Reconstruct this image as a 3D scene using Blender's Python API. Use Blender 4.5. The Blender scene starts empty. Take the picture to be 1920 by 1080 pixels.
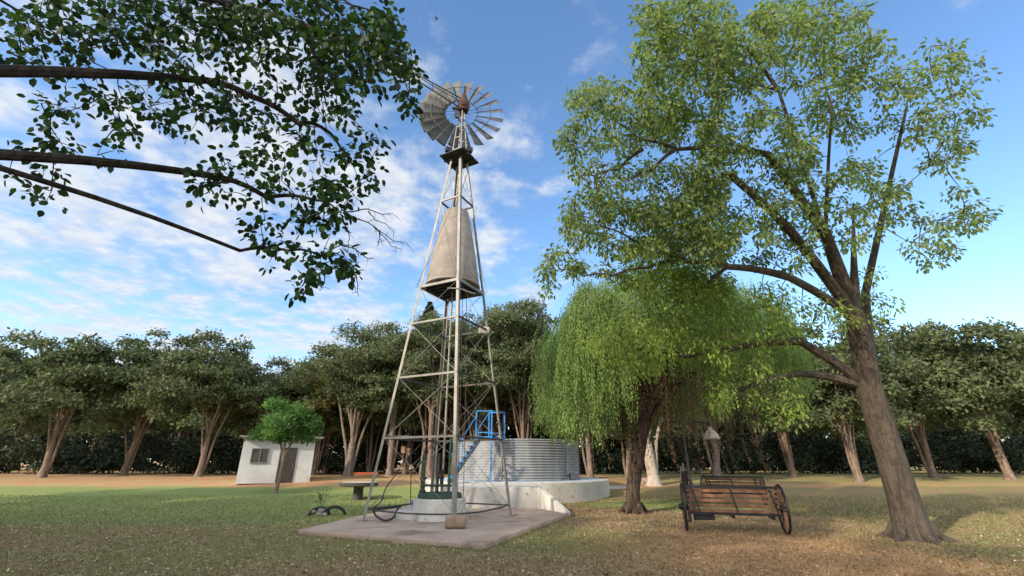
import bpy, math, random
import numpy as np
from mathutils import Vector
random.seed(7); rng = np.random.default_rng(11)
S = bpy.context.scene
COL = S.collection
# ------------------------------------------------------------------ camera
EYE = 1.65; F = 831.0; PITCH = math.atan(326/831.0)
cp, sp = math.cos(PITCH), math.sin(PITCH)
cd = bpy.data.cameras.new('camera'); cam = bpy.data.objects.new('camera', cd); COL.objects.link(cam)
cam.location = (0, 0, EYE); cam.rotation_euler = (math.pi/2 + PITCH, 0, 0)
cd.sensor_width = 36; cd.lens = 36*F/1920; cd.clip_end = 3000; cd.clip_start = 0.05
S.camera = cam
# ------------------------------------------------------------------ light
SUN_EL = math.radians(27); SUNH = Vector((-0.74, -0.67, 0)).normalized()
sd = Vector((SUNH.x*math.cos(SUN_EL), SUNH.y*math.cos(SUN_EL), math.sin(SUN_EL)))
L = bpy.data.lights.new('sun', 'SUN'); L.energy = 2.1; L.angle = math.radians(1.5); L.color = (1, .86, .68)
so = bpy.data.objects.new('sun', L); COL.objects.link(so)
so.rotation_euler = sd.to_track_quat('Z', 'Y').to_euler(); so.location = (0, 0, 60)
S.view_settings.view_transform = 'Standard'; S.view_settings.look = 'None'
S.view_settings.exposure = 1.3; S.view_settings.gamma = 1

class NT:
    def __init__(s, tree): s.t = tree; s.n = tree.nodes; s.l = tree.links
    def new(s, typ, ins=None, **props):
        n = s.n.new(typ)
        for k, v in props.items(): setattr(n, k, v)
        for k, v in (ins or {}).items():
            if isinstance(v, bpy.types.NodeSocket): s.l.new(v, n.inputs[k])
            else: n.inputs[k].default_value = v
        return n
    def m(s, op, a, b=0.0, c=0.0, clamp=False):
        n = s.new('ShaderNodeMath', {0: a, 1: b, 2: c}, operation=op); n.use_clamp = clamp
        return n.outputs[0]
    def sm(s, v, lo, hi, to0=0.0, to1=1.0):
        n = s.new('ShaderNodeMapRange', {0: v, 1: lo, 2: hi, 3: to0, 4: to1}, interpolation_type='SMOOTHSTEP')
        return n.outputs[0]
    def mix(s, f, a, b, mode='MIX'):
        n = s.new('ShaderNodeMixRGB', {0: f, 1: a, 2: b}, blend_type=mode)
        return n.outputs[0]
    def noise(s, vec, scale, detail=4, rough=.55, dist=0.0):
        n = s.new('ShaderNodeTexNoise', {'Scale': scale, 'Detail': detail, 'Roughness': rough, 'Distortion': dist})
        if vec is not None: s.l.new(vec, n.inputs['Vector'])
        return n.outputs[0]
def c4(c): return (c[0], c[1], c[2], 1)

W = bpy.data.worlds.new('World'); S.world = W; W.use_nodes = True
w = NT(W.node_tree); w.n.clear()
sky = w.new('ShaderNodeTexSky', sky_type='NISHITA'); sky.sun_disc = False
sky.sun_elevation = SUN_EL; sky.sun_rotation = math.atan2(SUNH.x, SUNH.y) % (2*math.pi)
sky.air_density = 1.0; sky.dust_density = 0.25; sky.ozone_density = 2.2; sky.altitude = 100
tc = w.new('ShaderNodeTexCoord'); sx = w.new('ShaderNodeSeparateXYZ', {0: tc.outputs['Generated']})
dx, dy, dz = sx.outputs
yy = w.m('MAXIMUM', dy, 0.05)
u = w.m('DIVIDE', dx, yy); e = w.m('DIVIDE', dz, yy)
den = w.m('ADD', w.m('MAXIMUM', dz, 0.0), 0.10)
pv = w.new('ShaderNodeCombineXYZ', {0: w.m('DIVIDE', dx, den), 1: w.m('DIVIDE', dy, den), 2: 3.7}).outputs[0]
n1 = w.noise(pv, 4.6, 7, .58, .25); n2 = w.noise(pv, 1.3, 3, .5)
n3 = w.noise(pv, 15.0, 4, .55)
mask = w.m('SUBTRACT', w.m('SUBTRACT', 1.2, w.m('MULTIPLY', e, .92)), w.m('MULTIPLY', u, 1.15))
mask = w.m('MINIMUM', w.m('MAXIMUM', mask, 0.10), 1.0)
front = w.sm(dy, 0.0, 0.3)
mask = w.m('ADD', w.m('MULTIPLY', mask, front), w.m('MULTIPLY', w.m('SUBTRACT', 1.0, front), 1.45))  # dense cloud added out of view behind the viewpoint, as neutral fill light
cl = w.m('ADD', w.m('MULTIPLY', n1, .62), w.m('ADD', w.m('MULTIPLY', n2, .22), w.m('MULTIPLY', n3, .16)))
cl = w.m('ADD', cl, w.m('MULTIPLY', w.m('SUBTRACT', mask, 1.0), .20))
cf = w.sm(cl, .385, .60, 0.0, .92)
hs = w.new('ShaderNodeHueSaturation', {'Hue': .500, 'Saturation': 1.1, 'Value': 1.0, 'Fac': 1.0, 'Color': sky.outputs[0]})
ccol = w.mix(w.sm(n3, .3, .7), (2.3, 2.5, 2.85, 1), (2.9, 3.0, 3.12, 1))
boost = w.sm(dy, -.15, .15, 2.1, 1.0)   # brightens the added, unseen cloud behind the viewpoint to fill the shade
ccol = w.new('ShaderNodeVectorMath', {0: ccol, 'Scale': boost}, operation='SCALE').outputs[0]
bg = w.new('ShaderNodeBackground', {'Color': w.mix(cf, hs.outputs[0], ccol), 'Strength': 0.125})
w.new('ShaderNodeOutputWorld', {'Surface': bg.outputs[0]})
try:
    W.cycles.sampling_method = 'MANUAL'; W.cycles.sample_map_resolution = 512
except Exception: pass

# ------------------------------------------------------------------ helpers
def ray(px, py): return Vector((px-960, F*cp - (540-py)*sp, F*sp + (540-py)*cp))
def at(px, py, Y): r = ray(px, py)/1.0; k = Y/r.y; return Vector((r.x*k, Y, EYE + r.z*k))
def atd(px, py, zc): r = ray(px, py)*(zc/F); return Vector((r.x, r.y, EYE + r.z))
def terr(x, y):
    t = min(1, max(0, (y-20)/16.0)); t = t*t*(3-2*t)
    return .7*t + .03*math.sin(x*.7+1)*math.cos(y*.5)*min(1, max(0, (y-17)/6))
def gnd(px, py):
    r = ray(px, py); r = r/r.y
    Y = 3.0
    while Y < 300:
        if EYE + r.z*Y <= terr(r.x*Y, Y): break
        Y += .05
    return Vector((r.x*Y, Y, terr(r.x*Y, Y)))
def gz(px, py, z): r = ray(px, py); k = (z-EYE)/r.z; return Vector((r.x*k, r.y*k, z))

def tag(o, label=None, cat=None, group=None, kind=None):
    if label: o['label'] = label
    if cat: o['category'] = cat
    if group: o['group'] = group
    if kind: o['kind'] = kind
    return o
ORG = {}
def thing(name, label, cat, loc=(0, 0, 0), rz=0, group=None):
    o = bpy.data.objects.new(name, None); COL.objects.link(o); o.location = loc; o.rotation_euler = (0, 0, rz)
    o.empty_display_size = .2; ORG[o.name] = Vector((0, 0, 0))
    return tag(o, label, cat, group)
def org(o, v): ORG[o.name] = Vector(v); o.location = v; return o

def link_mesh(name, me, mat, parent=None, smooth=True):
    if isinstance(mat, (list, tuple)):
        for x in mat: me.materials.append(x)
    else: me.materials.append(mat)
    if smooth: me.polygons.foreach_set('use_smooth', np.ones(len(me.polygons), bool))
    o = bpy.data.objects.new(name, me); COL.objects.link(o)
    if parent is not None: o.parent = parent; ORG[o.name] = ORG.get(parent.name, Vector((0, 0, 0)))
    return o

class MB:
    def __init__(s): s.v = []; s.f = []
    def add(s, vs, fs):
        b = len(s.v); s.v += [tuple(v) for v in vs]; s.f += [tuple(i+b for i in f) for f in fs]; return s
    def box(s, c, d, rz=0):
        cx, cy, cz = c; a, b, h = d[0]/2, d[1]/2, d[2]/2; C_, S_ = math.cos(rz), math.sin(rz)
        vs = []
        for z in (-h, h):
            for x, y in ((-a, -b), (a, -b), (a, b), (-a, b)): vs.append((cx+x*C_-y*S_, cy+x*S_+y*C_, cz+z))
        return s.add(vs, [(3, 2, 1, 0), (4, 5, 6, 7), (0, 1, 5, 4), (1, 2, 6, 5), (2, 3, 7, 6), (3, 0, 4, 7)])
    def bar(s, p, q, w_, h_, up=(0, 0, 1)):
        p = Vector(p); q = Vector(q); d = (q-p).normalized(); up = Vector(up)
        r = d.cross(up)
        if r.length < 1e-4: r = d.cross(Vector((1, 0, 0)))
        r.normalize(); n = r.cross(d).normalized()
        vs = []
        for c in (p, q):
            for a, b in ((-1, -1), (1, -1), (1, 1), (-1, 1)): vs.append(c + r*(a*w_/2) + n*(b*h_/2))
        return s.add(vs, [(3, 2, 1, 0), (4, 5, 6, 7), (0, 1, 5, 4), (1, 2, 6, 5), (2, 3, 7, 6), (3, 0, 4, 7)])
    def angle(s, p, q, w_, t, d1, d2):
        # L profile: two flanges from p->q extending along d1 and d2
        p = Vector(p); q = Vector(q); d1 = Vector(d1).normalized(); d2 = Vector(d2).normalized()
        for a, b in ((d1, d2), (d2, d1)):
            vs = []
            off = b*0 if a is d1 else b*(t*1.02)
            for c in (p, q):
                for i, j in ((0, 0), (1, 0), (1, 1), (0, 1)): vs.append(c + off + a*(w_*i) + b*(t*j) if a is d1 else c + a*(t*1.02) + a*((w_-t)*i) + b*(t*j))
            s.add(vs, [(3, 2, 1, 0), (4, 5, 6, 7), (0, 1, 5, 4), (1, 2, 6, 5), (2, 3, 7, 6), (3, 0, 4, 7)])
        return s
    def tube(s, pts, r, n=8, cap=True):
        pts = [Vector(p) for p in pts]; m = len(pts)
        rs = r if isinstance(r, (list, tuple)) else [r]*m
        t0 = (pts[1]-pts[0]).normalized(); nrm = t0.orthogonal().normalized(); rings = []
        for i, p in enumerate(pts):
            t = (pts[min(i+1, m-1)] - pts[max(i-1, 0)])
            t = t.normalized() if t.length > 1e-9 else t0
            nrm = (nrm - t*nrm.dot(t))
            nrm = nrm.normalized() if nrm.length > 1e-6 else t.orthogonal().normalized()
            b = t.cross(nrm)
            rings.append([p + (nrm*math.cos(2*math.pi*k/n) + b*math.sin(2*math.pi*k/n))*rs[i] for k in range(n)])
        vs = [v for R in rings for v in R]
        fs = [(i*n+k, i*n+(k+1) % n, (i+1)*n+(k+1) % n, (i+1)*n+k) for i in range(m-1) for k in range(n)]
        if cap: fs += [tuple(range(n-1, -1, -1)), tuple((m-1)*n+k for k in range(n))]
        return s.add(vs, fs)
    def lathe(s, prof, c=(0, 0, 0), n=48, cap=True, axis=None):
        cx, cy, cz = c; vs = []
        A = Vector(axis).normalized() if axis else Vector((0, 0, 1))
        X = A.orthogonal().normalized() if axis else Vector((1, 0, 0)); Y = A.cross(X)
        for r, z in prof:
            for k in range(n):
                a = 2*math.pi*k/n; vs.append(Vector(c) + X*(r*math.cos(a)) + Y*(r*math.sin(a)) + A*z)
        m = len(prof)
        fs = [(i*n+k, i*n+(k+1) % n, (i+1)*n+(k+1) % n, (i+1)*n+k) for i in range(m-1) for k in range(n)]
        if cap: fs += [tuple(range(n-1, -1, -1)), tuple((m-1)*n+k for k in range(n))]
        return s.add(vs, fs)
    def prism(s, poly, z0, z1, ):
        n = len(poly); vs = [(p[0], p[1], z0) for p in poly] + [(p[0], p[1], z1) for p in poly]
        fs = [tuple(range(n-1, -1, -1)), tuple(range(n, 2*n))] + [(i, (i+1) % n, n+(i+1) % n, n+i) for i in range(n)]
        return s.add(vs, fs)
    def build(s, name, mat, parent=None, smooth=False, bevel=0, seg=2):
        me = bpy.data.meshes.new(name)
        o_ = ORG.get(parent.name, Vector((0, 0, 0))) if parent is not None else Vector((0, 0, 0))
        me.from_pydata([(v[0]-o_.x, v[1]-o_.y, v[2]-o_.z) for v in s.v], [], s.f); me.update()
        o = link_mesh(name, me, mat, parent, smooth=smooth)
        if smooth == 'auto' or smooth:
            try: me.set_sharp_from_angle(angle=math.radians(42))
            except Exception: pass
        if bevel:
            b = o.modifiers.new('bevel', 'BEVEL'); b.width = bevel; b.segments = seg; b.limit_method = 'ANGLE'
        return o

def quads_mesh(name, V, Q, mat, parent=None, smooth=True):
    me = bpy.data.meshes.new(name)
    if parent is not None:
        o_ = ORG.get(parent.name, Vector((0, 0, 0))); V = V - np.array(o_)[None, :]
    me.vertices.add(len(V)); me.vertices.foreach_set('co', V.astype(np.float32).ravel())
    k = Q.shape[1]
    me.loops.add(Q.size); me.loops.foreach_set('vertex_index', Q.astype(np.int32).ravel())
    me.polygons.add(len(Q)); me.polygons.foreach_set('loop_start', np.arange(0, Q.size, k, dtype=np.int32))
    try: me.polygons.foreach_set('loop_total', np.full(len(Q), k, np.int32))
    except Exception: pass
    me.update(calc_edges=True); me.validate()
    return link_mesh(name, me, mat, parent, smooth)
def nrmz(a): return a/np.maximum(np.linalg.norm(a, axis=1, keepdims=True), 1e-9)
def leaf_arrays(C_, D, N_, ln, wd, fold=.15, simple=False):
    """C_ base point, D tip direction, N_ face normal, ln length, wd width"""
    D = nrmz(D); Sd = nrmz(np.cross(D, N_)); N_ = np.cross(Sd, D)
    ln = np.asarray(ln).reshape(-1, 1)*np.ones((len(C_), 1)); wd = np.asarray(wd).reshape(-1, 1)*np.ones((len(C_), 1))
    n = len(C_)
    if simple:
        V = np.stack([C_, C_+D*ln*.45+Sd*wd*.5, C_+D*ln, C_+D*ln*.45-Sd*wd*.5], 1).reshape(-1, 3)
        Q = np.arange(4*n).reshape(n, 4); return V, Q
    up = N_*wd*fold
    V = np.stack([C_, C_+D*ln*.28+Sd*wd*.44+up, C_+D*ln*.68+Sd*wd*.40+up, C_+D*ln, C_+D*ln*.68-Sd*wd*.40+up, C_+D*ln*.28-Sd*wd*.44+up], 1).reshape(-1, 3)
    b = np.arange(n)[:, None]*6
    Q = np.concatenate([b+np.array([[0, 1, 2, 3]]), b+np.array([[0, 3, 4, 5]])], 0)
    return V, Q
def rdir(n): return nrmz(rng.normal(size=(n, 3)))

# ------------------------------------------------------------------ materials
def mat(name): 
    m = bpy.data.materials.new(name); m.use_nodes = True; t = NT(m.node_tree); t.n.clear(); return m, t
def finish(t, col, rough=.7, metal=0.0, bump=None, bs=.3, bd=.01, spec=.5):
    ins = {'Base Color': col, 'Roughness': rough, 'Metallic': metal, 'Specular IOR Level': spec}
    p = t.new('ShaderNodeBsdfPrincipled', ins)
    if bump is not None:
        b = t.new('ShaderNodeBump', {'Height': bump, 'Strength': bs, 'Distance': bd}); t.l.new(b.outputs[0], p.inputs['Normal'])
    t.new('ShaderNodeOutputMaterial', {'Surface': p.outputs[0]})
def obco(t): return t.new('ShaderNodeTexCoord').outputs['Object']
def wpos(t): return t.new('ShaderNodeNewGeometry').outputs['Position']
def surf(name, c1, c2, scale=4, rough=.7, metal=0.0, stain=None, sscale=1.2, sthr=(.5, .7), bumps=12, bs=.3, bd=.01, c3=None, spec=.4):
    m, t = mat(name); v = wpos(t)
    n = t.noise(v, scale, 6, .6)
    col = t.mix(t.sm(n, .3, .7), c4(c1), c4(c2))
    if c3: col = t.mix(t.sm(t.noise(v, scale*4, 3, .6), .55, .72), col, c4(c3))
    if stain: col = t.mix(t.sm(t.noise(v, sscale, 6, .65, .4), *sthr), col, c4(stain))
    finish(t, col, rough, metal, t.noise(v, bumps, 5, .6), bs, bd, spec); return m
def leafmat(name, cols, trans=.35, nscale=.35, rough=.6, spec=.3, dark=.55):
    m, t = mat(name)
    g = t.new('ShaderNodeNewGeometry')
    cr = t.new('ShaderNodeValToRGB', {0: g.outputs['Random Per Island']})
    el = cr.color_ramp.elements
    while len(el) < len(cols): el.new(.5)
    for i, c in enumerate(cols): el[i].position = i/(len(cols)-1.0); el[i].color = c4(c)
    col = t.mix(t.sm(t.noise(g.outputs['Position'], nscale, 3, .6), .35, .65), t.mix(1.0, cr.outputs[0], c4((dark, dark, dark)), 'MULTIPLY'), cr.outputs[0])
    p = t.new('ShaderNodeBsdfPrincipled', {'Base Color': col, 'Roughness': rough, 'Specular IOR Level': spec})
    tr = t.new('ShaderNodeBsdfTranslucent', {'Color': t.mix(1.0, col, (1.15, 1.15, .85, 1), 'MULTIPLY')})
    mx = t.new('ShaderNodeMixShader', {0: trans, 1: p.outputs[0], 2: tr.outputs[0]})
    t.new('ShaderNodeOutputMaterial', {'Surface': mx.outputs[0]}); return m
def barkmat(name, c1, c2, sc=9, rough=.9, bd=.03):
    m, t = mat(name); v = wpos(t)
    mp = t.new('ShaderNodeMapping', {0: v}); mp.inputs['Scale'].default_value = (1, 1, .14)
    n = t.noise(mp.outputs[0], sc, 6, .65, .6)
    n = t.m('MULTIPLY', n, t.sm(t.noise(v, 5.0, 4, .7, 1.2), .25, .6, .72, 1.1)); n0 = t.noise(v, 1.1, 3)
    col = t.mix(t.sm(n, .35, .65), c4(c1), c4(c2)); col = t.mix(t.m('MULTIPLY', n0, .5), col, c4([x*.5 for x in c1]))
    finish(t, col, rough, 0, n, .9, bd, .2); return m

M = {}
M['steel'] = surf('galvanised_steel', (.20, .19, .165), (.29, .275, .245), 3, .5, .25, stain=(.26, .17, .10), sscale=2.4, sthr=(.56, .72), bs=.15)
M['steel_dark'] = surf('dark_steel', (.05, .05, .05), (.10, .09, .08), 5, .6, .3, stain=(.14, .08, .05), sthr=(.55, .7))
M['rust'] = surf('rusty_cast_iron', (.045, .02, .015), (.11, .05, .03), 5, .8, .2, stain=(.05, .03, .025))
M['blade'] = surf('weathered_zinc', (.085, .092, .10), (.13, .135, .14), 1.6, .6, .0, stain=(.15, .13, .11), sscale=2, bs=.08)
M['black'] = surf('black_boards', (.018, .02, .024), (.035, .037, .04), 3, .7, bs=.4)
M['cone'] = surf('fibre_cement', (.235, .195, .16), (.32, .275, .235), 1.6, .85, stain=(.27, .22, .19), sscale=.8, sthr=(.5, .78), c3=(.36, .31, .26), bumps=20, bs=.25)
M['pad'] = surf('pad_concrete', (.36, .265, .20), (.49, .375, .295), .8, .9, stain=(.20, .14, .105), sscale=.7, sthr=(.50, .68), c3=(.30, .235, .18), bumps=14, bs=.7)
M['white'] = surf('whitewashed_concrete', (.47, .445, .40), (.60, .57, .52), 1.2, .9, stain=(.32, .285, .24), sscale=1.3, sthr=(.55, .75), c3=(.33, .30, .26), bumps=18, bs=.6)
M['green'] = surf('green_paint', (.02, .055, .035), (.035, .085, .05), 4, .45, stain=(.05, .05, .04), bs=.2)
M['blue'] = surf('blue_paint', (.03, .20, .50), (.05, .28, .62), 4, .45, stain=(.03, .10, .22), sthr=(.6, .75), bs=.15)
M['bluewash'] = surf('blue_wash_concrete', (.35, .48, .62), (.50, .58, .66), 2, .85, stain=(.4, .4, .38))
M['hose'] = surf('black_hose', (.012, .012, .013), (.03, .028, .026), 6, .5)
M['log'] = surf('log_block', (.25, .17, .11), (.36, .26, .18), 4, .85, stain=(.16, .10, .06), sthr=(.5, .7), bs=.5)
M['wood'] = surf('varnished_wood', (.15, .065, .033), (.27, .135, .07), 6, .5, stain=(.10, .04, .02), bs=.2)
M['iron'] = surf('black_iron', (.012, .012, .013), (.03, .028, .03), 6, .45, .2)
M['shade'] = surf('pale_lamp_metal', (.36, .31, .26), (.50, .45, .40), 10, .6, .1)
M['rock'] = surf('stone_rubble', (.22, .16, .12), (.40, .32, .27), 8, .9, bs=.6)
M['tablewood'] = surf('dark_table_concrete', (.03, .025, .022), (.07, .06, .05), 5, .6)
M['tabletop'] = surf('pale_table_top', (.42, .38, .32), (.55, .50, .43), 5, .7)
M['brick'] = surf('red_brick', (.35, .08, .04), (.45, .12, .06), 9, .9)
def corrugated():
    m, t = mat('corrugated_zinc'); v = wpos(t)
    mp = t.new('ShaderNodeMapping', {0: v}); mp.inputs['Scale'].default_value = (1, 1, .25)
    n = t.noise(mp.outputs[0], 2.2, 5, .6)
    col = t.mix(t.sm(n, .3, .7), (.35, .36, .37, 1), (.49, .495, .50, 1))
    col = t.mix(t.sm(t.noise(v, 1.2, 5, .7, .6), .60, .78), col, (.30, .24, .20, 1))
    finish(t, col, .45, .4, t.noise(v, 30, 3), .05, .004, .5); return m
M['zinc'] = corrugated()
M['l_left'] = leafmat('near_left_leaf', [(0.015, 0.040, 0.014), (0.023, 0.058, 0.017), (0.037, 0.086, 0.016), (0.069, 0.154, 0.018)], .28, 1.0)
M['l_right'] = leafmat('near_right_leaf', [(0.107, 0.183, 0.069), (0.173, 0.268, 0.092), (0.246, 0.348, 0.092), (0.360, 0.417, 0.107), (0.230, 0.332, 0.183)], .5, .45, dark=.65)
M['l_lime'] = leafmat('lime_leaf', [(0.170, 0.271, 0.072), (0.289, 0.407, 0.085), (0.408, 0.509, 0.121), (0.220, 0.340, 0.072)], .5, .5, dark=.75)
M['l_willow'] = leafmat('willow_leaf', [(0.134, 0.239, 0.072), (0.206, 0.339, 0.094), (0.290, 0.418, 0.114), (0.350, 0.479, 0.122)], .35, .6, dark=.6)
M['l_bg'] = leafmat('broadleaf_green', [(0.073, 0.107, 0.044), (0.124, 0.160, 0.066), (0.190, 0.228, 0.095), (0.130, 0.145, 0.079)], .3, .4, dark=.6)
M['l_bgy'] = leafmat('olive_leaf', [(.09, .10, .02), (.13, .13, .03), (.17, .15, .04), (.08, .10, .03)], .3, .5, dark=.6)
M['l_dead'] = leafmat('dead_vine', [(.16, .08, .04), (.22, .13, .07), (.12, .08, .045), (.10, .09, .05)], .2, .8)
M['l_con'] = leafmat('conifer_needle', [(.02, .045, .026), (.035, .07, .035), (.05, .09, .045)], .15, .8)
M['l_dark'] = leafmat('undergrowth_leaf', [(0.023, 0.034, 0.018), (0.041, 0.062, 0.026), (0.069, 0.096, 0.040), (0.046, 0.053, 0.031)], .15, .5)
M['l_bright'] = leafmat('bright_green_leaf', [(0.095, 0.203, 0.050), (0.142, 0.270, 0.070), (0.190, 0.338, 0.100)], .5, .8)
M['bark'] = barkmat('brown_bark', (.16, .115, .085), (.34, .25, .19))
M['bark_pale'] = barkmat('pale_pinkish_bark', (.15, .115, .09), (.34, .27, .22), 9)
M['bark_white'] = barkmat('whitewashed_bark', (.42, .34, .27), (.60, .52, .44), 6)
M['bark_willow'] = barkmat('furrowed_willow_bark', (.035, .024, .018), (.15, .105, .08), 12, bd=.06)
M['bark_dark'] = barkmat('dark_branch_bark', (.018, .014, .011), (.06, .045, .035), 12)
M['bark_mid'] = barkmat('grey_brown_branch_bark', (.07, .055, .045), (.15, .12, .09), 12)

def ground_color(t, v):
    s = t.new('ShaderNodeSeparateXYZ', {0: v}); X, Y, Z = s.outputs
    nb = t.noise(v, .45, 4, .6, .5); nm = t.noise(v, 2.2, 4, .65); nf = t.noise(v, 14, 4, .7)
    def blob(cx, cy, rx, ry, soft=.5):
        a = t.m('DIVIDE', t.m('SUBTRACT', X, cx), rx); b = t.m('DIVIDE', t.m('SUBTRACT', Y, cy), ry)
        d = t.m('SQRT', t.m('ADD', t.m('MULTIPLY', a, a), t.m('MULTIPLY', b, b)))
        d = t.m('ADD', d, t.m('MULTIPLY', t.m('SUBTRACT', nm, .5), .9))
        return t.sm(d, 1-soft, 1+soft, 1.0, 0.0)
    grass = t.mix(t.sm(nf, .3, .7), (0.151, 0.160, 0.049, 1), (0.280, 0.270, 0.108, 1))
    lush = t.mix(t.sm(nf, .3, .7), (.165, .215, .065, 1), (.285, .325, .12, 1))
    soil = t.mix(t.sm(nf, .35, .7), (0.224, 0.138, 0.081, 1), (0.392, 0.264, 0.167, 1))
    orange = t.mix(t.sm(nf, .3, .7), (0.370, 0.193, 0.097, 1), (0.526, 0.308, 0.173, 1))
    straw = t.mix(t.sm(nf, .3, .7), (.36, .24, .11, 1), (.48, .36, .19, 1))
    col = t.mix(t.sm(nm, .38, .62), grass, soil)                       # mottled foreground
    col = t.mix(t.m('MULTIPLY', blob(-4.5, 10.5, 3.5, 2.6), t.sm(nm, .3, .6, 1.0, .55)), col, grass)
    col = t.mix(t.m('MULTIPLY', blob(1.2, 11.5, 2.3, 2.2), t.sm(nm, .3, .6, 1.0, .6)), col, grass)
    col = t.mix(t.m('MULTIPLY', blob(-1.0, 8.0, 3.4, 1.7), .75), col, soil)
    col = t.mix(t.m('MULTIPLY', t.sm(Y, 12.6, 15.5), t.sm(X, -3.5, -2.2, 1.0, 0.0)), col, lush)
    col = t.mix(blob(6.6, 19.5, 3.6, 2.6, .35), col, lush)
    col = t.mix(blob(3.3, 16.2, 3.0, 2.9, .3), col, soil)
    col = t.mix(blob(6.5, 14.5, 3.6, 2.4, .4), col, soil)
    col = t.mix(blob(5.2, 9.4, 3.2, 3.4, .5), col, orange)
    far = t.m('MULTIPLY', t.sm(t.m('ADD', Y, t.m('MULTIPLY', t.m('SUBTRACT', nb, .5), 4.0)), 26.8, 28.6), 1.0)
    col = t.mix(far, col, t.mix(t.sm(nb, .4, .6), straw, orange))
    col = t.mix(t.m('MULTIPLY', t.sm(Y, 27, 31), t.m('MULTIPLY', t.sm(X, 6, 9), .5)), col, lush)
    return col, nf, nm
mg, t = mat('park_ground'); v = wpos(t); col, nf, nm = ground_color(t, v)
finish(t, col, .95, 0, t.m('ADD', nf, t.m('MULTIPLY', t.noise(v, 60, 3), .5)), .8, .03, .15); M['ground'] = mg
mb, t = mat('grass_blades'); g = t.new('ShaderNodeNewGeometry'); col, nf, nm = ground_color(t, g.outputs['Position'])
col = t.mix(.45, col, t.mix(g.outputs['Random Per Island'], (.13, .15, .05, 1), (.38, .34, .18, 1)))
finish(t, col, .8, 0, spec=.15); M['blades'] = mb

# ------------------------------------------------------------------ ground
def ground():
    xs = sorted(set([-900, -500, -250, -120, -80] + list(range(-60, 61, 2)) + [80, 120, 250, 500, 900]))
    ys = sorted(set([-900, -400, -150, -60, -30, -15, -6, 0] + [i*1.0 for i in range(2, 60)] + [70, 90, 130, 250, 500, 1000, 1800]))
    V = [(x, y, terr(x, y)) for y in ys for x in xs]; n = len(xs)
    Fc = [(j*n+i, j*n+i+1, (j+1)*n+i+1, (j+1)*n+i) for j in range(len(ys)-1) for i in range(n-1)]
    me = bpy.data.meshes.new('ground'); me.from_pydata(V, [], Fc)
    tag(link_mesh('ground', me, M['ground']), kind='structure')
ground()
PADZ = .12
# concrete pad with a slightly broken edge
padc = [gz(560, 993, PADZ), gz(905, 1020, PADZ), gz(1066, 962, PADZ), Vector((1.9, 17.6, 0)), Vector((1.0, 18.2, 0)), Vector((-4.1, 18.2, 0))]
pl = []
for i, p in enumerate(padc):
    q = padc[(i+1) % len(padc)]; n = max(2, int((q-p).length/.22))
    for k in range(n):
        c = p.lerp(q, k/n); j = .022 if k else .01
        pl.append((c.x+random.uniform(-j, j), c.y+random.uniform(-j, j)))
m_ = MB(); m_.prism(pl, -.1, PADZ); o = m_.build('concrete_pad', M['pad'], bevel=.03, seg=3); tag(o, kind='structure')

def in_poly(x, y, poly):
    c = False; j = len(poly)-1
    for i in range(len(poly)):
        xi, yi = poly[i]; xj, yj = poly[j]
        if (yi > y) != (yj > y) and x < (xj-xi)*(y-yi)/(yj-yi)+xi: c = not c
        j = i
    return c
def in_poly_np(P, poly):
    c = np.zeros(len(P), bool); j = len(poly)-1
    for i in range(len(poly)):
        xi, yi = poly[i]; xj, yj = poly[j]
        cond = ((yi > P[:, 1]) != (yj > P[:, 1])) & (P[:, 0] < (xj-xi)*(P[:, 1]-yi)/((yj-yi) or 1e-9)+xi)
        c ^= cond; j = i
    return c
TC = Vector((.25, 25.4, 0)); TR = 4.75      # round plinth
def scatter(n, y0, y1, power=1.0):
    Y = y0 + (y1-y0)*rng.random(n)**power; X = (rng.random(n)*2-1)*(1.2*Y+.6)
    P = np.stack([X, Y], 1)
    keep = ~in_poly_np(P, [(p.x, p.y) for p in padc])
    keep &= ((X-TC.x)**2+(Y-TC.y)**2 > (TR+.05)**2) & ~((X > -2.2) & (X < 1.1) & (Y > 17) & (Y < 25))
    return P[keep]
def terr_np(P):
    t_ = np.clip((P[:, 1]-20)/16, 0, 1); t_ = t_*t_*(3-2*t_)
    return .7*t_ + .03*np.sin(P[:, 0]*.7+1)*np.cos(P[:, 1]*.5)*np.clip((P[:, 1]-17)/6, 0, 1)
P = scatter(150000, 6.8, 24, 1.35); n = len(P)
B = np.concatenate([P, terr_np(P)[:, None]-.003], 1)
ang = rng.random(n)*6.28; wd = .006+.006*rng.random(n); hh = (.018+.035*rng.random(n)**2)*(1+.5*(P[:, 1] > 14))
side = np.stack([np.cos(ang), np.sin(ang), 0*ang], 1)*wd[:, None]*(1+P[:, 1:2]*.06)
tip = B + np.stack([rng.normal(size=n)*.02, rng.normal(size=n)*.02, hh], 1)
tc_ = scatter(8500, 6.9, 16, 1.2)
ed_ = []
for i_ in (0, 1, 5):
    p_, q_ = padc[i_], padc[(i_+1) % 6]; nn_ = Vector((-(q_-p_).y, (q_-p_).x, 0)).normalized()
    if (TCX_ := Vector((-2, 14, 0))-p_).dot(nn_) > 0: nn_ = -nn_
    for k2_ in range(int((q_-p_).length*26)):
        c_ = p_.lerp(q_, random.random())+nn_*abs(random.gauss(.0, .045)); ed_.append((c_.x, c_.y))
tc_ = np.concatenate([tc_, np.array(ed_)]); k_ = 9; n2_ = len(tc_)*k_
P2 = np.repeat(tc_, k_, 0)+rng.normal(size=(n2_, 2))*.035
B2 = np.concatenate([P2, terr_np(P2)[:, None]-.003], 1); a2 = rng.random(n2_)*6.28
s2 = np.stack([np.cos(a2), np.sin(a2), 0*a2], 1)*.006
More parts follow.
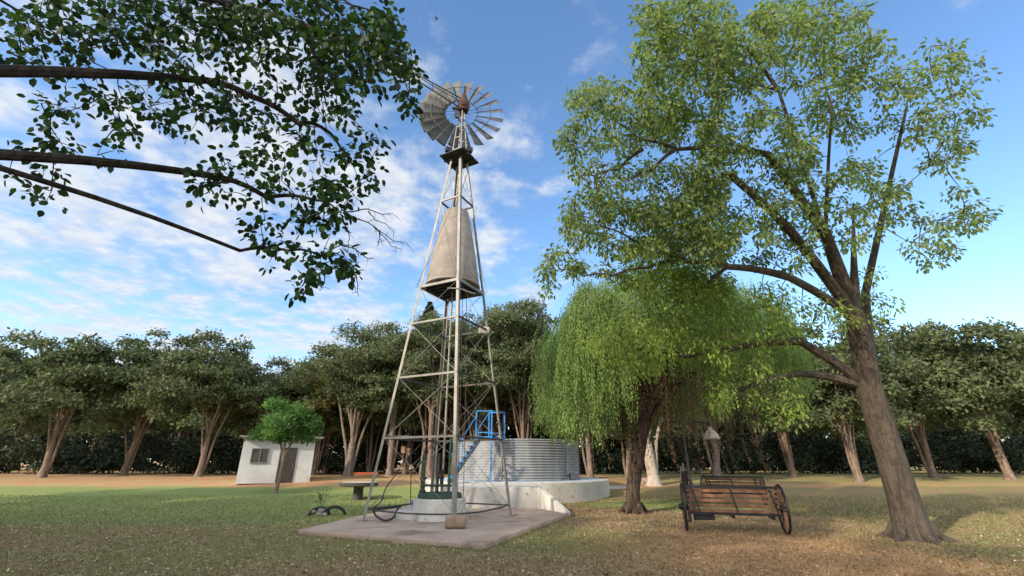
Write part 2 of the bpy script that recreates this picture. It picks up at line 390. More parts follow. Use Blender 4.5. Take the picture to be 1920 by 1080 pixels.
t2 = B2+np.stack([rng.normal(size=n2_)*.035, rng.normal(size=n2_)*.035, .03+.05*rng.random(n2_)], 1)
B = np.concatenate([B, B2]); side = np.concatenate([side, s2]); tip = np.concatenate([tip, t2]); n = len(B)
V = np.stack([B-side, B+side, tip], 1).reshape(-1, 3)
tag(quads_mesh('grass', V, np.arange(3*n).reshape(n, 3), M['blades']), 'short patchy lawn grass around the concrete pad', 'grass', kind='stuff')
# fallen leaves
M['litter'] = leafmat('fallen_leaf', [(0.375, 0.250, 0.125), (0.562, 0.450, 0.275), (0.250, 0.125, 0.062), (0.688, 0.587, 0.413), (0.125, 0.075, 0.044)], .1, .3, dark=.8)
P = scatter(10000, 6.8, 18, 1.3); P = np.concatenate([P, np.stack([rng.normal(4, 2.2, 900), rng.normal(15, 2.2, 900)], 1)])
P = P[~in_poly_np(P, [(p.x, p.y) for p in padc])]
n = len(P); D = rdir(n); D[:, 2] *= .25; N_ = rdir(n)*.35; N_[:, 2] = 1
V, Q = leaf_arrays(np.concatenate([P, terr_np(P)[:, None]+.018], 1), D, N_, .035+.045*rng.random(n), .025+.025*rng.random(n), .3)
tag(quads_mesh('fallen_leaves', V, Q, M['litter']), 'dry fallen leaves scattered over the grass in front', 'leaves', kind='stuff')

# ------------------------------------------------------------------ tower
TX, TY = -2.087, 14.5; TH = math.radians(17.5)
Z0, A0, Z1, A1 = PADZ, 2.19, 12.62, .365
def half(z): return A0 + (A1-A0)*(z-Z0)/(Z1-Z0)
dirs = {'F': Vector((math.sin(TH), -math.cos(TH), 0)), 'L': Vector((-math.cos(TH), -math.sin(TH), 0)),
        'R': Vector((math.cos(TH), math.sin(TH), 0)), 'B': Vector((-math.sin(TH), math.cos(TH), 0))}
TCn = Vector((TX, TY, 0))
def tp(k, z, f=1.0): return TCn + dirs[k]*(half(z)*f) + Vector((0, 0, z))
mill = org(thing('wind_pump', 'tall steel lattice windmill tower with multi-bladed wheel standing on the concrete pad', 'windmill'), (TX, TY, PADZ))
nb = {'F': ('L', 'R'), 'L': ('F', 'B'), 'R': ('F', 'B'), 'B': ('L', 'R')}
for k in 'LFRB':
    a, b = nb[k]; m_ = MB()
    d1 = (dirs[a]-dirs[k]); d2 = (dirs[b]-dirs[k])
    m_.angle(tp(k, Z0-.01), tp(k, Z1), .095, .009, d1, d2)
    c = tp(k, Z0); m_.box((c.x, c.y, Z0+.01), (.22, .22, .02), TH+math.pi/4)
    m_.build('leg', M['steel'], mill)
ZL = [.42, 2.31, 4.11, 5.90, 7.24, 10.75]
order = ['L', 'F', 'R', 'B', 'L']
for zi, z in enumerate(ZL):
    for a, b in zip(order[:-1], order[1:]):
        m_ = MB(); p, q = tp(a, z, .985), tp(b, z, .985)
        md = 'steel' if (a, b) == ('L', 'F') or zi in (4,) else 'steel_dark'  # sunlit left-front bars painted lighter, shaded sides darker
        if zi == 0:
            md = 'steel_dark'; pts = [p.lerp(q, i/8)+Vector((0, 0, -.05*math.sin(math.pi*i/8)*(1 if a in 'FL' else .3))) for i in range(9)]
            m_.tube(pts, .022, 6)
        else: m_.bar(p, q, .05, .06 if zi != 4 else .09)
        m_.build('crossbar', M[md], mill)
ZP = [.42, 2.31, 4.11, 5.90, 7.24, 10.75, 12.4]
for i in range(len(ZP)-1):
    for a, b in zip(order[:-1], order[1:]):
        for s_ in (0, 1):
            p = tp(a, ZP[i+s_], .97); q = tp(b, ZP[i+1-s_], .97); inn = -(dirs[a]+dirs[b])*(.012 if s_ else -.004) if i != 4 else (dirs[a]+dirs[b])*(.11 if s_ else .125)
            MB().tube([p+inn, q+inn], .0065, 5).build('brace_rod', M['steel'] if i < 4 else M['steel_dark'], mill)
# tank floor deck
deck = MB(); ks = ['L', 'F', 'R', 'B']
deck.prism([(tp(k, 7.3, .93).x, tp(k, 7.3, .93).y) for k in ks], 7.275, 7.32)
for i in range(1, 6):
    f_ = i/6; p = tp('L', 7.24, .93).lerp(tp('B', 7.24, .93), f_); q = tp('F', 7.24, .93).lerp(tp('R', 7.24, .93), f_)
    deck.bar(p, q, .06, .06)
deck.build('tank_deck', M['black'], mill)
# top platform
tpf = MB(); pk = [(dirs[k]*.80 + TCn) for k in ks]
for i in range(4):
    f0, f1 = i/4+.005, (i+1)/4-.005
    a, b, c, d = pk[0].lerp(pk[3], f0), pk[1].lerp(pk[2], f0), pk[1].lerp(pk[2], f1), pk[0].lerp(pk[3], f1)
    tpf.prism([(a.x, a.y), (b.x, b.y), (c.x, c.y), (d.x, d.y)], 12.80, 12.84)
tpf.bar(pk[0].lerp(pk[3], .3)+Vector((0, 0, 12.76)), pk[1].lerp(pk[2], .3)+Vector((0, 0, 12.76)), .07, .07)
tpf.bar(pk[0].lerp(pk[3], .7)+Vector((0, 0, 12.76)), pk[1].lerp(pk[2], .7)+Vector((0, 0, 12.76)), .07, .07)
tpf.build('service_platform', M['black'], mill)
# mast above the platform
HZ = 15.55; HD = Vector((TX+.06, TY, HZ))
ms = MB()
for k in ks:
    ms.tube([TCn+dirs[k]*.33+Vector((0, 0, 12.62)), TCn+dirs[k]*.10+Vector((0, 0, HZ-.35))], .028, 6)
for z in (13.2, 13.8, 14.35, 14.8):
    r = .33+(.10-.33)*(z-12.62)/(HZ-.35-12.62)
    for a, b in zip(order[:-1], order[1:]): ms.bar(TCn+dirs[a]*r+Vector((0, 0, z)), TCn+dirs[b]*r+Vector((0, 0, z)), .03, .03)
ms.build('mast', M['steel'], mill)
for px_, s_ in ((1, -.42), (-1, .40)):   # two small dark brackets above the platform
    MB().box((TX+s_, TY-.2, 13.12), (.24, .16, .2), .5).build('bracket', M['black'], mill)
MB().tube([TCn+Vector((0, 0, .75)), TCn+Vector((0, 0, 7.3))], .035, 8).build('drop_pipe', M['steel'], mill)
MB().tube([TCn+Vector((.0, 0, 10.4)), HD], .02, 6).build('pump_rod', M['steel_dark'], mill)
for ox, oy, z0_, z1_ in ((.42, .5, .2, 7.25), (.62, .35, .3, 7.25), (-.25, .25, .2, 7.25)):
    MB().tube([(TX+ox, TY+oy, z0_), (TX+ox*.9, TY+oy, (z0_+z1_)/2), (TX+ox*.75, TY+oy*.8, z1_)], .011, 5).build('cable', M['steel_dark'], mill)
# short arm with a pipe under the tank
MB().tube([tp('F', 6.88)+Vector((-.4, .3, .12)), tp('F', 6.85)+Vector((.03, -.06, 0)), tp('F', 6.80)+Vector((.48, .1, -.08))], .025, 8).build('overflow_pipe', M['steel'], mill)
MB().lathe([(.02, -.05), (.06, -.05), (.06, .05), (.02, .05)], tp('F', 6.80)+Vector((.5, .1, -.09)), 10, axis=(1, .1, 0)).build('pipe_cap', M['steel_dark'], mill)
# flood light on right leg
pr = tp('R', 5.86)
fl = MB(); fl.box((pr.x-.17, pr.y-.1, pr.z+.02), (.34, .18, .22), .25); fl.bar((pr.x-.2, pr.y-.08, pr.z+.14), (pr.x+.02, pr.y, pr.z+.3), .02, .02)
o = fl.build('floodlight', M['tabletop'], mill, bevel=.02)
# loose tin sheet on the left of the lowest rail
p, q = tp('L', 2.34), tp('F', 2.34)
a = p.lerp(q, .03); b = p.lerp(q, .36)
sh = MB(); sh.prism([(a.x, a.y), (b.x, b.y), (b.x+.1, b.y+.45), (a.x+.1, a.y+.42)], 2.352, 2.366); sh.build('tin_sheet', M['blade'], mill)
MB().tube([tp('R', 2.28)+Vector((-.02, .03, 0)), tp('R', 1.0)+Vector((-.20, .05, .1))], .03, 6).build('side_strut', M['steel'], mill)

# wheel
WN = Vector((math.sin(math.radians(-4)), math.cos(math.radians(-4)), 0)); WU = Vector((WN.y, -WN.x, 0)); WV = Vector((0, 0, 1))
WC = HD + WN*.42 + Vector((-.12, 0, 0.0)); R_ = 1.80
def wp(a, r, off=0): return WC + (WU*math.cos(a)+WV*math.sin(a))*r + WN*off
whl = MB(); whl.lathe([(.02, -.16), (.10, -.14), (.13, -.05), (.13, .05), (.08, .10), (.02, .12)], WC, 16, axis=WN)
wheel = whl.build('wheel', M['rust'], mill, smooth=True)
NB = 20; beta = math.radians(33)
for rr in (.70, 1.27):
    m_ = MB(); pts = [wp(2*math.pi*i/60, rr, .02 if rr < 1 else -.17) for i in range(61)]; m_.tube(pts, .014, 5, cap=False); m_.build('rim', M['steel_dark'], wheel)
for i in range(10):
    a = 2*math.pi*i/10+.12; m_ = MB()
    m_.tube([wp(a, .10, -.10), wp(a+.02, 1.27, -.17)], .010, 5); m_.tube([wp(a, .10, .08), wp(a+.02, .70, .02)], .008, 5)
    m_.build('spoke', M['steel_dark'], wheel)
for i in range(NB):
    a0 = 2*math.pi*(i+.5)/NB; m_ = MB(); vs = []; n1_, n2_ = 6, 5
    rad = WU*math.cos(a0)+WV*math.sin(a0); tan = -WU*math.sin(a0)+WV*math.cos(a0)
    # chord tilted about the radius so that blades on the left show their face from below
    for j in range(n1_+1):
        r = .66 + (R_-.66)*j/n1_; ch = .20 + (.50-.20)*j/n1_
        bt = beta*(1.15-.25*j/n1_)
        cdv = tan*math.cos(bt) + WN*math.sin(bt); nv = cdv.cross(rad)
        for k in range(n2_+1):
            s_ = k/n2_-.5; vs.append(WC + WN*.03 + rad*r + cdv*(s_*ch) + nv*(.07*ch*(1-4*s_*s_)))
    fs = [(j*(n2_+1)+k, j*(n2_+1)+k+1, (j+1)*(n2_+1)+k+1, (j+1)*(n2_+1)+k) for j in range(n1_) for k in range(n2_)]
    m_.add(vs, fs); o = m_.build('blade', M['blade'], wheel, smooth=True)
    sl = o.modifiers.new('thick', 'SOLIDIFY'); sl.thickness = .006
    b1 = MB(); bt = beta; cdv = tan*math.cos(bt)+WN*math.sin(bt); c = WC+WN*(.0)+rad*1.27
    nv = cdv.cross(rad)
    b1.tube([c-cdv*.19+nv*.02, c+nv*.055, c+cdv*.19+nv*.02], .014, 5); b1.build('blade_clip', M['steel_dark'], wheel)
# head
hd = MB(); hd.lathe([(.03, -.34), (.20, -.30), (.25, -.12), (.25, .10), (.20, .22), (.13, .40), (.10, .58), (.04, .66)], HD, 14)
hd.lathe([(.03, -.28), (.13, -.26), (.15, 0), (.12, .30), (.05, .34)], HD+Vector((0, 0, -.05)), 12, axis=WN)
hd.build('gear_head', M['rust'], mill, smooth=True)
m_ = MB(); m_.box(HD+Vector((-.30, -.12, -.28)), (.28, .10, .08), .3); m_.tube([HD+Vector((-.3, -.12, -.1)), HD+Vector((-.3, -.12, -.75))], .03, 6)
m_.box(HD+Vector((-.22, -.1, -.62)), (.12, .1, .22)); m_.build('furl_lever', M['steel_dark'], mill)
TD = Vector((-2.47, -2.0, 0)).normalized(); up = Vector((0, 0, 1))
m_ = MB()
e1 = HD+TD*3.3+up*.18
m_.tube([HD+up*.30+TD*.1, e1+up*.05], .027, 6); m_.tube([HD-up*.22+TD*.1, e1-up*.12], .030, 6)
m_.tube([HD+up*.12+TD*.1, e1+up*.0], .018, 6)
for f_ in (.25, .45, .65, .85): m_.tube([(HD+up*.30).lerp(e1+up*.05, f_), (HD-up*.22).lerp(e1-up*.12, f_)], .014, 5)
boom = m_.build('tail_boom', M['steel_dark'], mill)
m_ = MB(); nvn = Vector((TD.y, -TD.x, 0))
vv = [HD+TD*a+up*b for a, b in ((2.0, .30), (3.5, .62), (3.75, .40), (3.75, -.25), (3.5, -.48), (2.0, -.14))]
vs = [v+nvn*.008 for v in vv]+[v-nvn*.008 for v in vv]
m_.add(vs, [tuple(range(6)), tuple(range(11, 5, -1))]+[(i, i+6, (i+1) % 6+6, (i+1) % 6) for i in range(6)])
M['vane'] = surf('vane_sheet', (.52, .49, .40), (.62, .58, .48), 2, .6)
m_.build('tail_vane', M['vane'], mill)

# cone tank on the deck
ct = org(thing('header_tank', 'tapered grey brown cement tank standing on the deck high inside the tower', 'water tank'), (TX, TY, 7.32))
m_ = MB(); prof = [(0.0, 7.33), (.92, 7.33)]+[(.94+(.44-.94)*f_+.035*math.sin(math.pi*f_), 7.36+3.0*f_) for f_ in [i/10 for i in range(11)]]+[(.40, 10.37), (.40, 10.30), (0, 10.30)]
m_.lathe(prof, (TX, TY, 0), 56, cap=False); m_.build('tank_shell', M['cone'], ct, smooth=True)
m_ = MB(); m_.lathe([(.935, 7.345), (.957, 7.35), (.95, 7.44), (.93, 7.44)], (TX, TY, 0), 56, cap=False); m_.build('bottom_hoop', M['cone'], ct, smooth=True)

# ------------------------------------------------------------------ well
wl = org(thing('well', 'round whitewashed well plinth with green lid under the windmill tower', 'well'), (TX-.05, TY, PADZ))
wc = (TX-.05, TY, 0)
m_ = MB(); m_.lathe([(0, PADZ-.02), (.86, PADZ-.02), (.82, .20), (.78, .45), (.755, .64), (.72, .66), (0, .66)], wc, 40, cap=False)
m_.build('plinth', M['white'], wl, smooth=True)
m_ = MB(); m_.prism([(-3.28, 13.95), (-2.75, 13.62), (-2.5, 14.2), (-2.6, 15.2), (-3.15, 15.2)], PADZ-.02, .36); m_.build('step', M['white'], wl, bevel=.05)
m_ = MB(); m_.lathe([(0, .66), (.63, .66), (.65, .68), (.65, .77), (.60, .80), (0, .80)], wc, 40, cap=False); m_.build('lid', M['green'], wl, smooth=True)
hp = org(thing('hand_pump', 'slim dark green hand pump standing on the left of the well lid', 'pump'), (-2.66, 14.45, .8))
m_ = MB(); m_.lathe([(.10, .80), (.11, .84), (.07, .88), (.07, 1.15), (.105, 1.17), (.105, 1.22), (.06, 1.25), (.052, 1.72), (.075, 1.74), (.075, 1.80), (.03, 1.86)], (-2.66, 14.45, 0), 14)
m_.build('pump_body', M['green'], hp, smooth=True)
MB().tube([(-2.66, 14.45, 1.66), (-2.80, 14.37, 1.62), (-2.84, 14.35, 1.52)], .03, 8).build('spout', M['green'], hp)
m_ = MB(); m_.tube([(-2.66, 14.45, 1.8), (-2.66, 14.45, 2.06)], .018, 6); m_.tube([(-2.62, 14.47, 2.0), (-2.50, 14.52, 2.12), (-2.38, 14.58, 2.0)], .016, 6); m_.box((-2.62, 14.45, 1.93), (.12, .07, .12)); m_.build('pump_handle', M['iron'], hp)
pp = org(thing('water_pipework', 'green and dark pipes rising from the well lid beside the hand pump', 'pipes'), (-2.0, 14.4, .8))
MB().tube([(-2.62, 14.4, 1.0), (-1.78, 14.3, 1.0)], .035, 8).build('cross_pipe', M['green'], pp)
MB().tube([(-1.86, 14.26, .80), (-1.86, 14.26, 2.32)], .038, 10).build('riser_pipe', M['green'], pp)
MB().tube([(-1.72, 14.5, .80), (-1.72, 14.5, 2.5)], .02, 10).build('thin_riser_pipe', M['green'], pp)
m_ = MB(); m_.tube([(-2.1, 14.4, 1.0), (-2.1, 14.4, 1.38)], .05, 8); m_.box((-2.1, 14.4, 1.22), (.14, .12, .08)); m_.box((-2.1, 14.4, 1.42), (.12, .12, .05)); m_.build('valve', M['iron'], pp)
MB().tube([(-2.25, 14.6, .80), (-2.25, 14.6, 1.9)], .045, 10).build('dark_riser_pipe', M['steel_dark'], pp)

# block at the foot of front leg
bk = MB(); c = gz(853, 992, PADZ); n = 20; prof = []
for i in range(n):
    a = 2*math.pi*i/n; x = math.copysign(abs(math.cos(a))**.7, math.cos(a))*.185; z = math.copysign(abs(math.sin(a))**.6, math.sin(a))*.15+.15; prof.append((x, z))
vs = []
for yy_, sc in ((-.19, .93), (-.17, 1.0), (.17, 1.0), (.19, .93)):
    for x, z in prof: vs.append((c.x + yy_*1.28*math.cos(.05), c.y+.15 + x*sc + yy_*.1, PADZ + (z-.15)*sc+.152))
fs = [tuple(range(n-1, -1, -1)), tuple(3*n+i for i in range(n))]+[(j*n+i, j*n+(i+1) % n, (j+1)*n+(i+1) % n, (j+1)*n+i) for j in range(3) for i in range(n)]
bk.add(vs, fs); o = bk.build('concrete_block', M['log'], smooth=True); tag(o, 'rounded tan block lying on the pad against the foot of the front tower leg', 'block')

# hoses
def hose(pts, r, label, name='hose'):
    P_ = [Vector(p) for p in pts]; out = []
    for i in range(len(P_)-1):
        p0, p1, p2, p3 = P_[max(i-1, 0)], P_[i], P_[i+1], P_[min(i+2, len(P_)-1)]
        for k in range(6):
            t_ = k/6; out.append(.5*((2*p1)+(p2-p0)*t_+(2*p0-5*p1+4*p2-p3)*t_*t_+(3*p1-p0-3*p2+p3)*t_**3))
    out.append(P_[-1]); o = MB().tube(out, r, 8).build(name, M['hose'], smooth=True); tag(o, label, 'hose'); return o
hose([at(700, 958, 13.72), at(706, 968, 13.72), at(722, 976, 13.5), at(738, 970, 13.9), at(745, 955, 14.1), at(750, 951, 14.4), at(752, 949, 14.6)], .028, 'thick black hose looping low between left tower leg and well step')
hose([at(698, 954, 13.78), at(716, 938, 14.2), at(722, 918, 14.6), at(738, 895, 15), at(752, 875, 15.2), at(768, 855, 15.3), at(790, 832, 15.2)], .018, 'thin black cable rising from left tower leg to the lowest rail', 'cable')
hose([at(770, 828, 15.3), at(771, 870, 15.3), at(770, 920, 15.25), gz(770, 952, PADZ+.03)], .014, 'black cable hanging straight down left of the well', 'cable')
hose([at(700, 956, 13.7), at(725, 953, 14.2), at(752, 950, 14.6)], .024, 'short black hose running level from the left leg to the well step')
bucket = org(thing('bucket', 'small light blue plastic bucket behind the well plinth', 'bucket'), (-3.35, 16.6, PADZ))
m_ = MB(); m_.lathe([(.11, .12), (.15, .42), (.165, .43), (.165, .45), (.14, .45), (.10, .14)], (-3.35, 16.6, 0), 18); m_.build('bucket_body', M['bluewash'], bucket, smooth=True)
m_ = MB(); m_.tube([(-3.35+.16*math.cos(a), 16.6, .44+.13*math.sin(a)) for a in [math.pi*i/8 for i in range(9)]], .006, 5); m_.build('bucket_handle', M['steel_dark'], bucket)

# ------------------------------------------------------------------ round plinth, tank, stair
PZ = .82
base = org(thing('tank_foundation', 'round whitewashed concrete foundation with sloping wing wall under the corrugated tank', 'foundation'), (TC.x, TC.y, 0))
m_ = MB(); m_.lathe([(TR, -.1), (TR, PZ-.03), (TR-.03, PZ), (TR-.4, PZ+.004)], (TC.x, TC.y, 0), 96, cap=False)
ring = m_.build('round_wall', M['white'], base, smooth=True)
m_ = MB(); m_.lathe([(TR-.4, PZ+.004), (0.01, PZ+.01)], (TC.x, TC.y, 0), 96, cap=False); m_.build('blue_ledge', M['bluewash'], base, smooth=True)
m_ = MB(); m_.prism([(-2.6, 17.5), (.98, 17.5), (.98, 21.9), (-2.6, 21.9)], -.05, PZ-.012); m_.build('front_terrace', M['white'], base, bevel=.015)
# wing wall
a = Vector((.99, 17.5, 0)); b = Vector((1.80, 15.9, 0)); nn = Vector((-(b-a).y, (b-a).x, 0)).normalized()*.09
m_ = MB()
vs = []
for s_ in (-1, 1):
    vs += [a+nn*s_, b+nn*s_, b+nn*s_+Vector((0, 0, .16)), a+nn*s_+Vector((0, 0, PZ+.01))]
m_.add(vs, [(0, 1, 2, 3), (7, 6, 5, 4), (0, 4, 5, 1), (1, 5, 6, 2), (2, 6, 7, 3), (3, 7, 4, 0)])
M['white_sunlit'] = surf('sunlit_whitewash', (.58, .54, .47), (.68, .64, .56), 1.4, .85, stain=(.42, .38, .32), sscale=1.3, sthr=(.6, .8), bs=.35)  # same whitewash, lighter: sun on the wing wall put into its colour
m_.build('wing_wall', M['white_sunlit'], base, bevel=.012)

tank = org(thing('corrugated_tank', 'large round corrugated zinc water tank on the white foundation', 'water tank'), (TC.x, TC.y, PZ))
prof = []; NR = 15; H_ = 1.80
for i in range(NR*8+1):
    f_ = i/(NR*8); prof.append((3.30+.042*math.sin(f_*NR*2*math.pi), PZ+.012+H_*f_))
m_ = MB(); m_.lathe(prof+[(3.27, PZ+H_)]+[(3.24, PZ+H_-.2), (3.24, PZ+.3)], (TC.x, TC.y, 0), 140, cap=False); tk = m_.build('tank_wall', M['zinc'], tank, smooth=True)
for q in tk.data.polygons: q.use_smooth = True
m_ = MB(); m_.tube([(TC.x+3.31*math.cos(a), TC.y+3.31*math.sin(a), PZ+H_+.02) for a in [2*math.pi*i/96 for i in range(97)]], .03, 8, cap=False); m_.build('top_rim', M['zinc'], tank, smooth=True)
m_ = MB(); m_.lathe([(3.2, PZ+H_-.25), (0.01, PZ+H_-.25)], (TC.x, TC.y, 0), 64, cap=False)
M['water'] = surf('tank_water', (.03, .05, .05), (.04, .06, .06), 1, .05); m_.build('water_surface', M['water'], tank)
for aa in (-2.55, -.75): # vertical sheet seams
    a = aa; m_ = MB(); m_.bar((TC.x+3.335*math.cos(a), TC.y+3.335*math.sin(a), PZ+.03), (TC.x+3.335*math.cos(a), TC.y+3.335*math.sin(a), PZ+H_-.02), .02, .04)
    m_.build('seam', M['zinc'], tank)
m_ = MB(); cx, cy = TC.x+2.45, TC.y-2.62; m_.tube([(cx, cy+.3, PZ+.2), (cx+.03, cy, PZ+.2), (cx+.05, cy-.05, PZ+.05)], .035, 8); m_.box((cx+.02, cy-.02, PZ+.27), (.1, .05, .08)); m_.build('outlet_tap', M['iron'], tank)

# stair + platform
st = org(thing('steel_stair', 'bright blue steel stair and railed landing leaning on the corrugated tank', 'stair'), (-1.3, 21.4, PZ))
FL, FR, BR, BL = Vector((-1.64, 21.25, 0)), Vector((-.93, 21.2, 0)), Vector((-.36, 21.95, 0)), Vector((-1.10, 22.0, 0))
ZF = 2.70; ZR = 3.85
U = Vector((0, 0, 1))
m_ = MB(); m_.prism([(p.x, p.y) for p in (FL, FR, BR, BL)], ZF-.03, ZF+.03); m_.build('landing', M['blue'], st)
m_ = MB()
for a, b in ((FL, FR), (FR, BR), (BR, BL), (BL, FL)): m_.bar(a+U*(ZF-.07), b+U*(ZF-.07), .05, .10)
m_.build('landing_frame', M['blue'], st)
for p, z0_ in ((FL, ZF), (FR, PZ), (BR, ZF), (BL, ZF)):
    MB().bar(p+U*z0_, p+U*ZR, .065 if p is not FR else .09, .065).build('post', M['blue'], st)
m_ = MB()
for a, b in ((FL, FR), (FR, BR), (BR, BL)):
    m_.bar(a+U*ZR, b+U*ZR, .05, .05); m_.bar(a+U*(ZF+.2), b+U*(ZF+.2), .04, .04)
m_.bar(FL+U*(ZF+.2), FR.lerp(FL, .15)+U*(ZR-.05), .05, .03)
m_.build('railing', M['blue'], st)
m_ = MB(); m_.prism([(-.33-.02, 21.93), (-.33+.22, 21.99), (-.33+.22, 22.03), (-.35, 21.97)], ZF-.1, ZF+.5)
# stair flight: down to the left
top1, bot1 = Vector((-1.64, 21.05, ZF-.05)), Vector((-2.78, 20.95, PZ))
top2, bot2 = Vector((-1.30, 20.55, ZF-.25)), Vector((-2.18, 20.35, PZ))
top2 = top1+Vector((.18, -.62, 0)); bot2 = bot1+Vector((.18, -.62, 0))
MB().bar(top1+Vector((.15, 0, .0)), bot1, .05, .13).build('stringer', M['blue'], st)
MB().bar(top2+Vector((.15, 0, 0)), bot2, .05, .10).build('stringer', M['steel_dark'], st)
for i in range(8):
    f_ = (i+.6)/8.3; p = bot1.lerp(top1, f_); q = bot2.lerp(top2, f_)
    m_ = MB(); m_.bar(p+Vector((0, .0, 0)), q, .22, .03); m_.build('tread', M['steel_dark'], st)
m_ = MB(); m_.bar(top1+U*.98+Vector((.0, .1, 0)), bot1+U*.95, .04, .04)
for f_ in (.05, .5): m_.bar(bot1.lerp(top1, f_), bot1.lerp(top1, f_)+U*.96, .04, .04)
m_.build('handrail', M['blue'], st)

# ------------------------------------------------------------------ table, tyre planter, shed
c = gnd(670, 937)
tb = org(thing('round_table', 'low round pedestal table with dark edge alone on the lawn left of tower', 'table'), (c.x, c.y, c.z))
m_ = MB(); m_.lathe([(0, c.z+.57), (.82, c.z+.57), (.86, c.z+.60), (.86, c.z+.72), (.84, c.z+.735)], (c.x, c.y, 0), 44, cap=False); m_.build('table_edge', M['tablewood'], tb, smooth=True)
m_ = MB(); m_.lathe([(.84, c.z+.735), (.0, c.z+.74)], (c.x, c.y, 0), 44, cap=False); m_.build('table_top', M['tabletop'], tb)
m_ = MB(); m_.lathe([(.24, c.z-.05), (.22, c.z+.1), (.22, c.z+.5), (.26, c.z+.58)], (c.x, c.y, 0), 20); m_.build('pedestal', M['tablewood'], tb, smooth=True)

c = gnd(604, 967)
pln = org(thing('tyre_planter', 'broken old tyre and stones half sunk in the grass at left', 'planter'), (c.x, c.y, c.z))
m_ = MB(); 
for cx_, r, sgn in ((-.10, .27, 1), (.38, .30, 1)):
    m_.tube([(c.x+cx_+r*1.15*math.cos(a), c.y+.1*math.cos(a), c.z-.04+r*math.sin(a)) for a in [math.pi*i/12 for i in range(13)]], [.03]+[.05]*11+[.03], 8)
m_.build('tyre', M['hose'], pln, smooth=True)
for i in range(16):
    a = random.uniform(0, 6.28); r = random.uniform(.02, .3); s_ = random.uniform(.05, .12)
    m_ = MB(); cc = (c.x-.08+r*math.cos(a), c.y+r*.5*math.sin(a), c.z+s_*.4+random.random()*.12)
    m_.lathe([(s_*.5, -s_*.6), (s_, -s_*.2), (s_*.9, s_*.3), (s_*.4, s_*.6)], cc, 7, axis=(random.uniform(-.4, .4), random.uniform(-.4, .4), 1)); m_.build('stone', M['rock'], pln)
sapl = org(thing('sapling', 'thin sparse green seedling growing out of the old tyre', 'plant'), (c.x-.05, c.y, c.z+.1))
m_ = MB()
tips = []
for i in range(9):
    a = random.uniform(0, 6.28); h = random.uniform(.3, .75); p2 = Vector((c.x-.05+.22*math.cos(a), c.y+.2*math.sin(a), c.z+.15+h))
    m_.tube([(c.x-.05, c.y, c.z+.12), ((c.x-.05+p2.x)/2-.02, (c.y+p2.y)/2, c.z+.15+h*.6), p2], .004, 4); tips += [p2, Vector((c.x, c.y, c.z+.1)).lerp(p2, .7), Vector((c.x, c.y, c.z+.1)).lerp(p2, .85)]
m_.build('stem', M['l_bright'], sapl)
T = np.array([list(x) for x in tips]); T = np.repeat(T, 4, 0)+rng.normal(size=(len(T)*4, 3))*.02
V, Q = leaf_arrays(T, rdir(len(T)), rdir(len(T)), .06, .02); quads_mesh('foliage', V, Q, M['l_bright'], sapl)

shx = at(587, 860, 30).x
sh = thing('white_shed', 'small white shed with flat grey roof at far left beside the trees', 'shed', (shx, 30, .45), math.radians(25))
m_ = MB(); m_.box((-2.0, .08, 1.3), (4.0, .16, 2.6)); m_.box((-.08, 1.55, 1.3), (.16, 2.78, 2.6)); m_.box((-3.92, 1.55, 1.3), (.16, 2.78, 2.6))
M['shedw'] = surf('shed_whitewash', (.52, .52, .50), (.62, .62, .60), 1, .85, stain=(.33, .29, .25), sscale=.8, sthr=(.55, .8))
m_.build('wall', M['shedw'], sh)
m_ = MB(); m_.box((-1.9, 1.4, 2.65), (4.7, 3.6, .07)); m_.bar((-4.2, -.38, 2.62), (.4, -.38, 2.62), .05, .12); m_.build('roof', M['steel'], sh, bevel=.01)
m_ = MB(); m_.box((-1.45, -.02, 1.02), (.95, .04, 2.0)); dr = m_.build('door', M['tablewood'], sh)
m_ = MB(); m_.box((-1.1, -.06, 1.0), (.05, .05, .12)); m_.build('handle', M['steel'], dr)
m_ = MB(); m_.box((-3.0, -.015, 1.55), (.9, .04, .8)); wn_ = m_.build('window', M['steel_dark'], sh)
m_ = MB()
for q in (-.45, 0, .45): m_.box((-3.0+q, -.045, 1.55), (.05, .03, .86))
for q in (-.4, .4): m_.box((-3.0, -.047, 1.55+q), (.95, .035, .05))
m_.build('frame', M['steel'], wn_)

cb = hose([at(300, 640, 24), at(555, 706, 27), at(600, 721, 29), at(650, 733, 33), at(700, 738, 37)], .018, 'thin black overhead cable sagging across the trees at left', 'overhead_cable')
cb['category'] = 'cable'

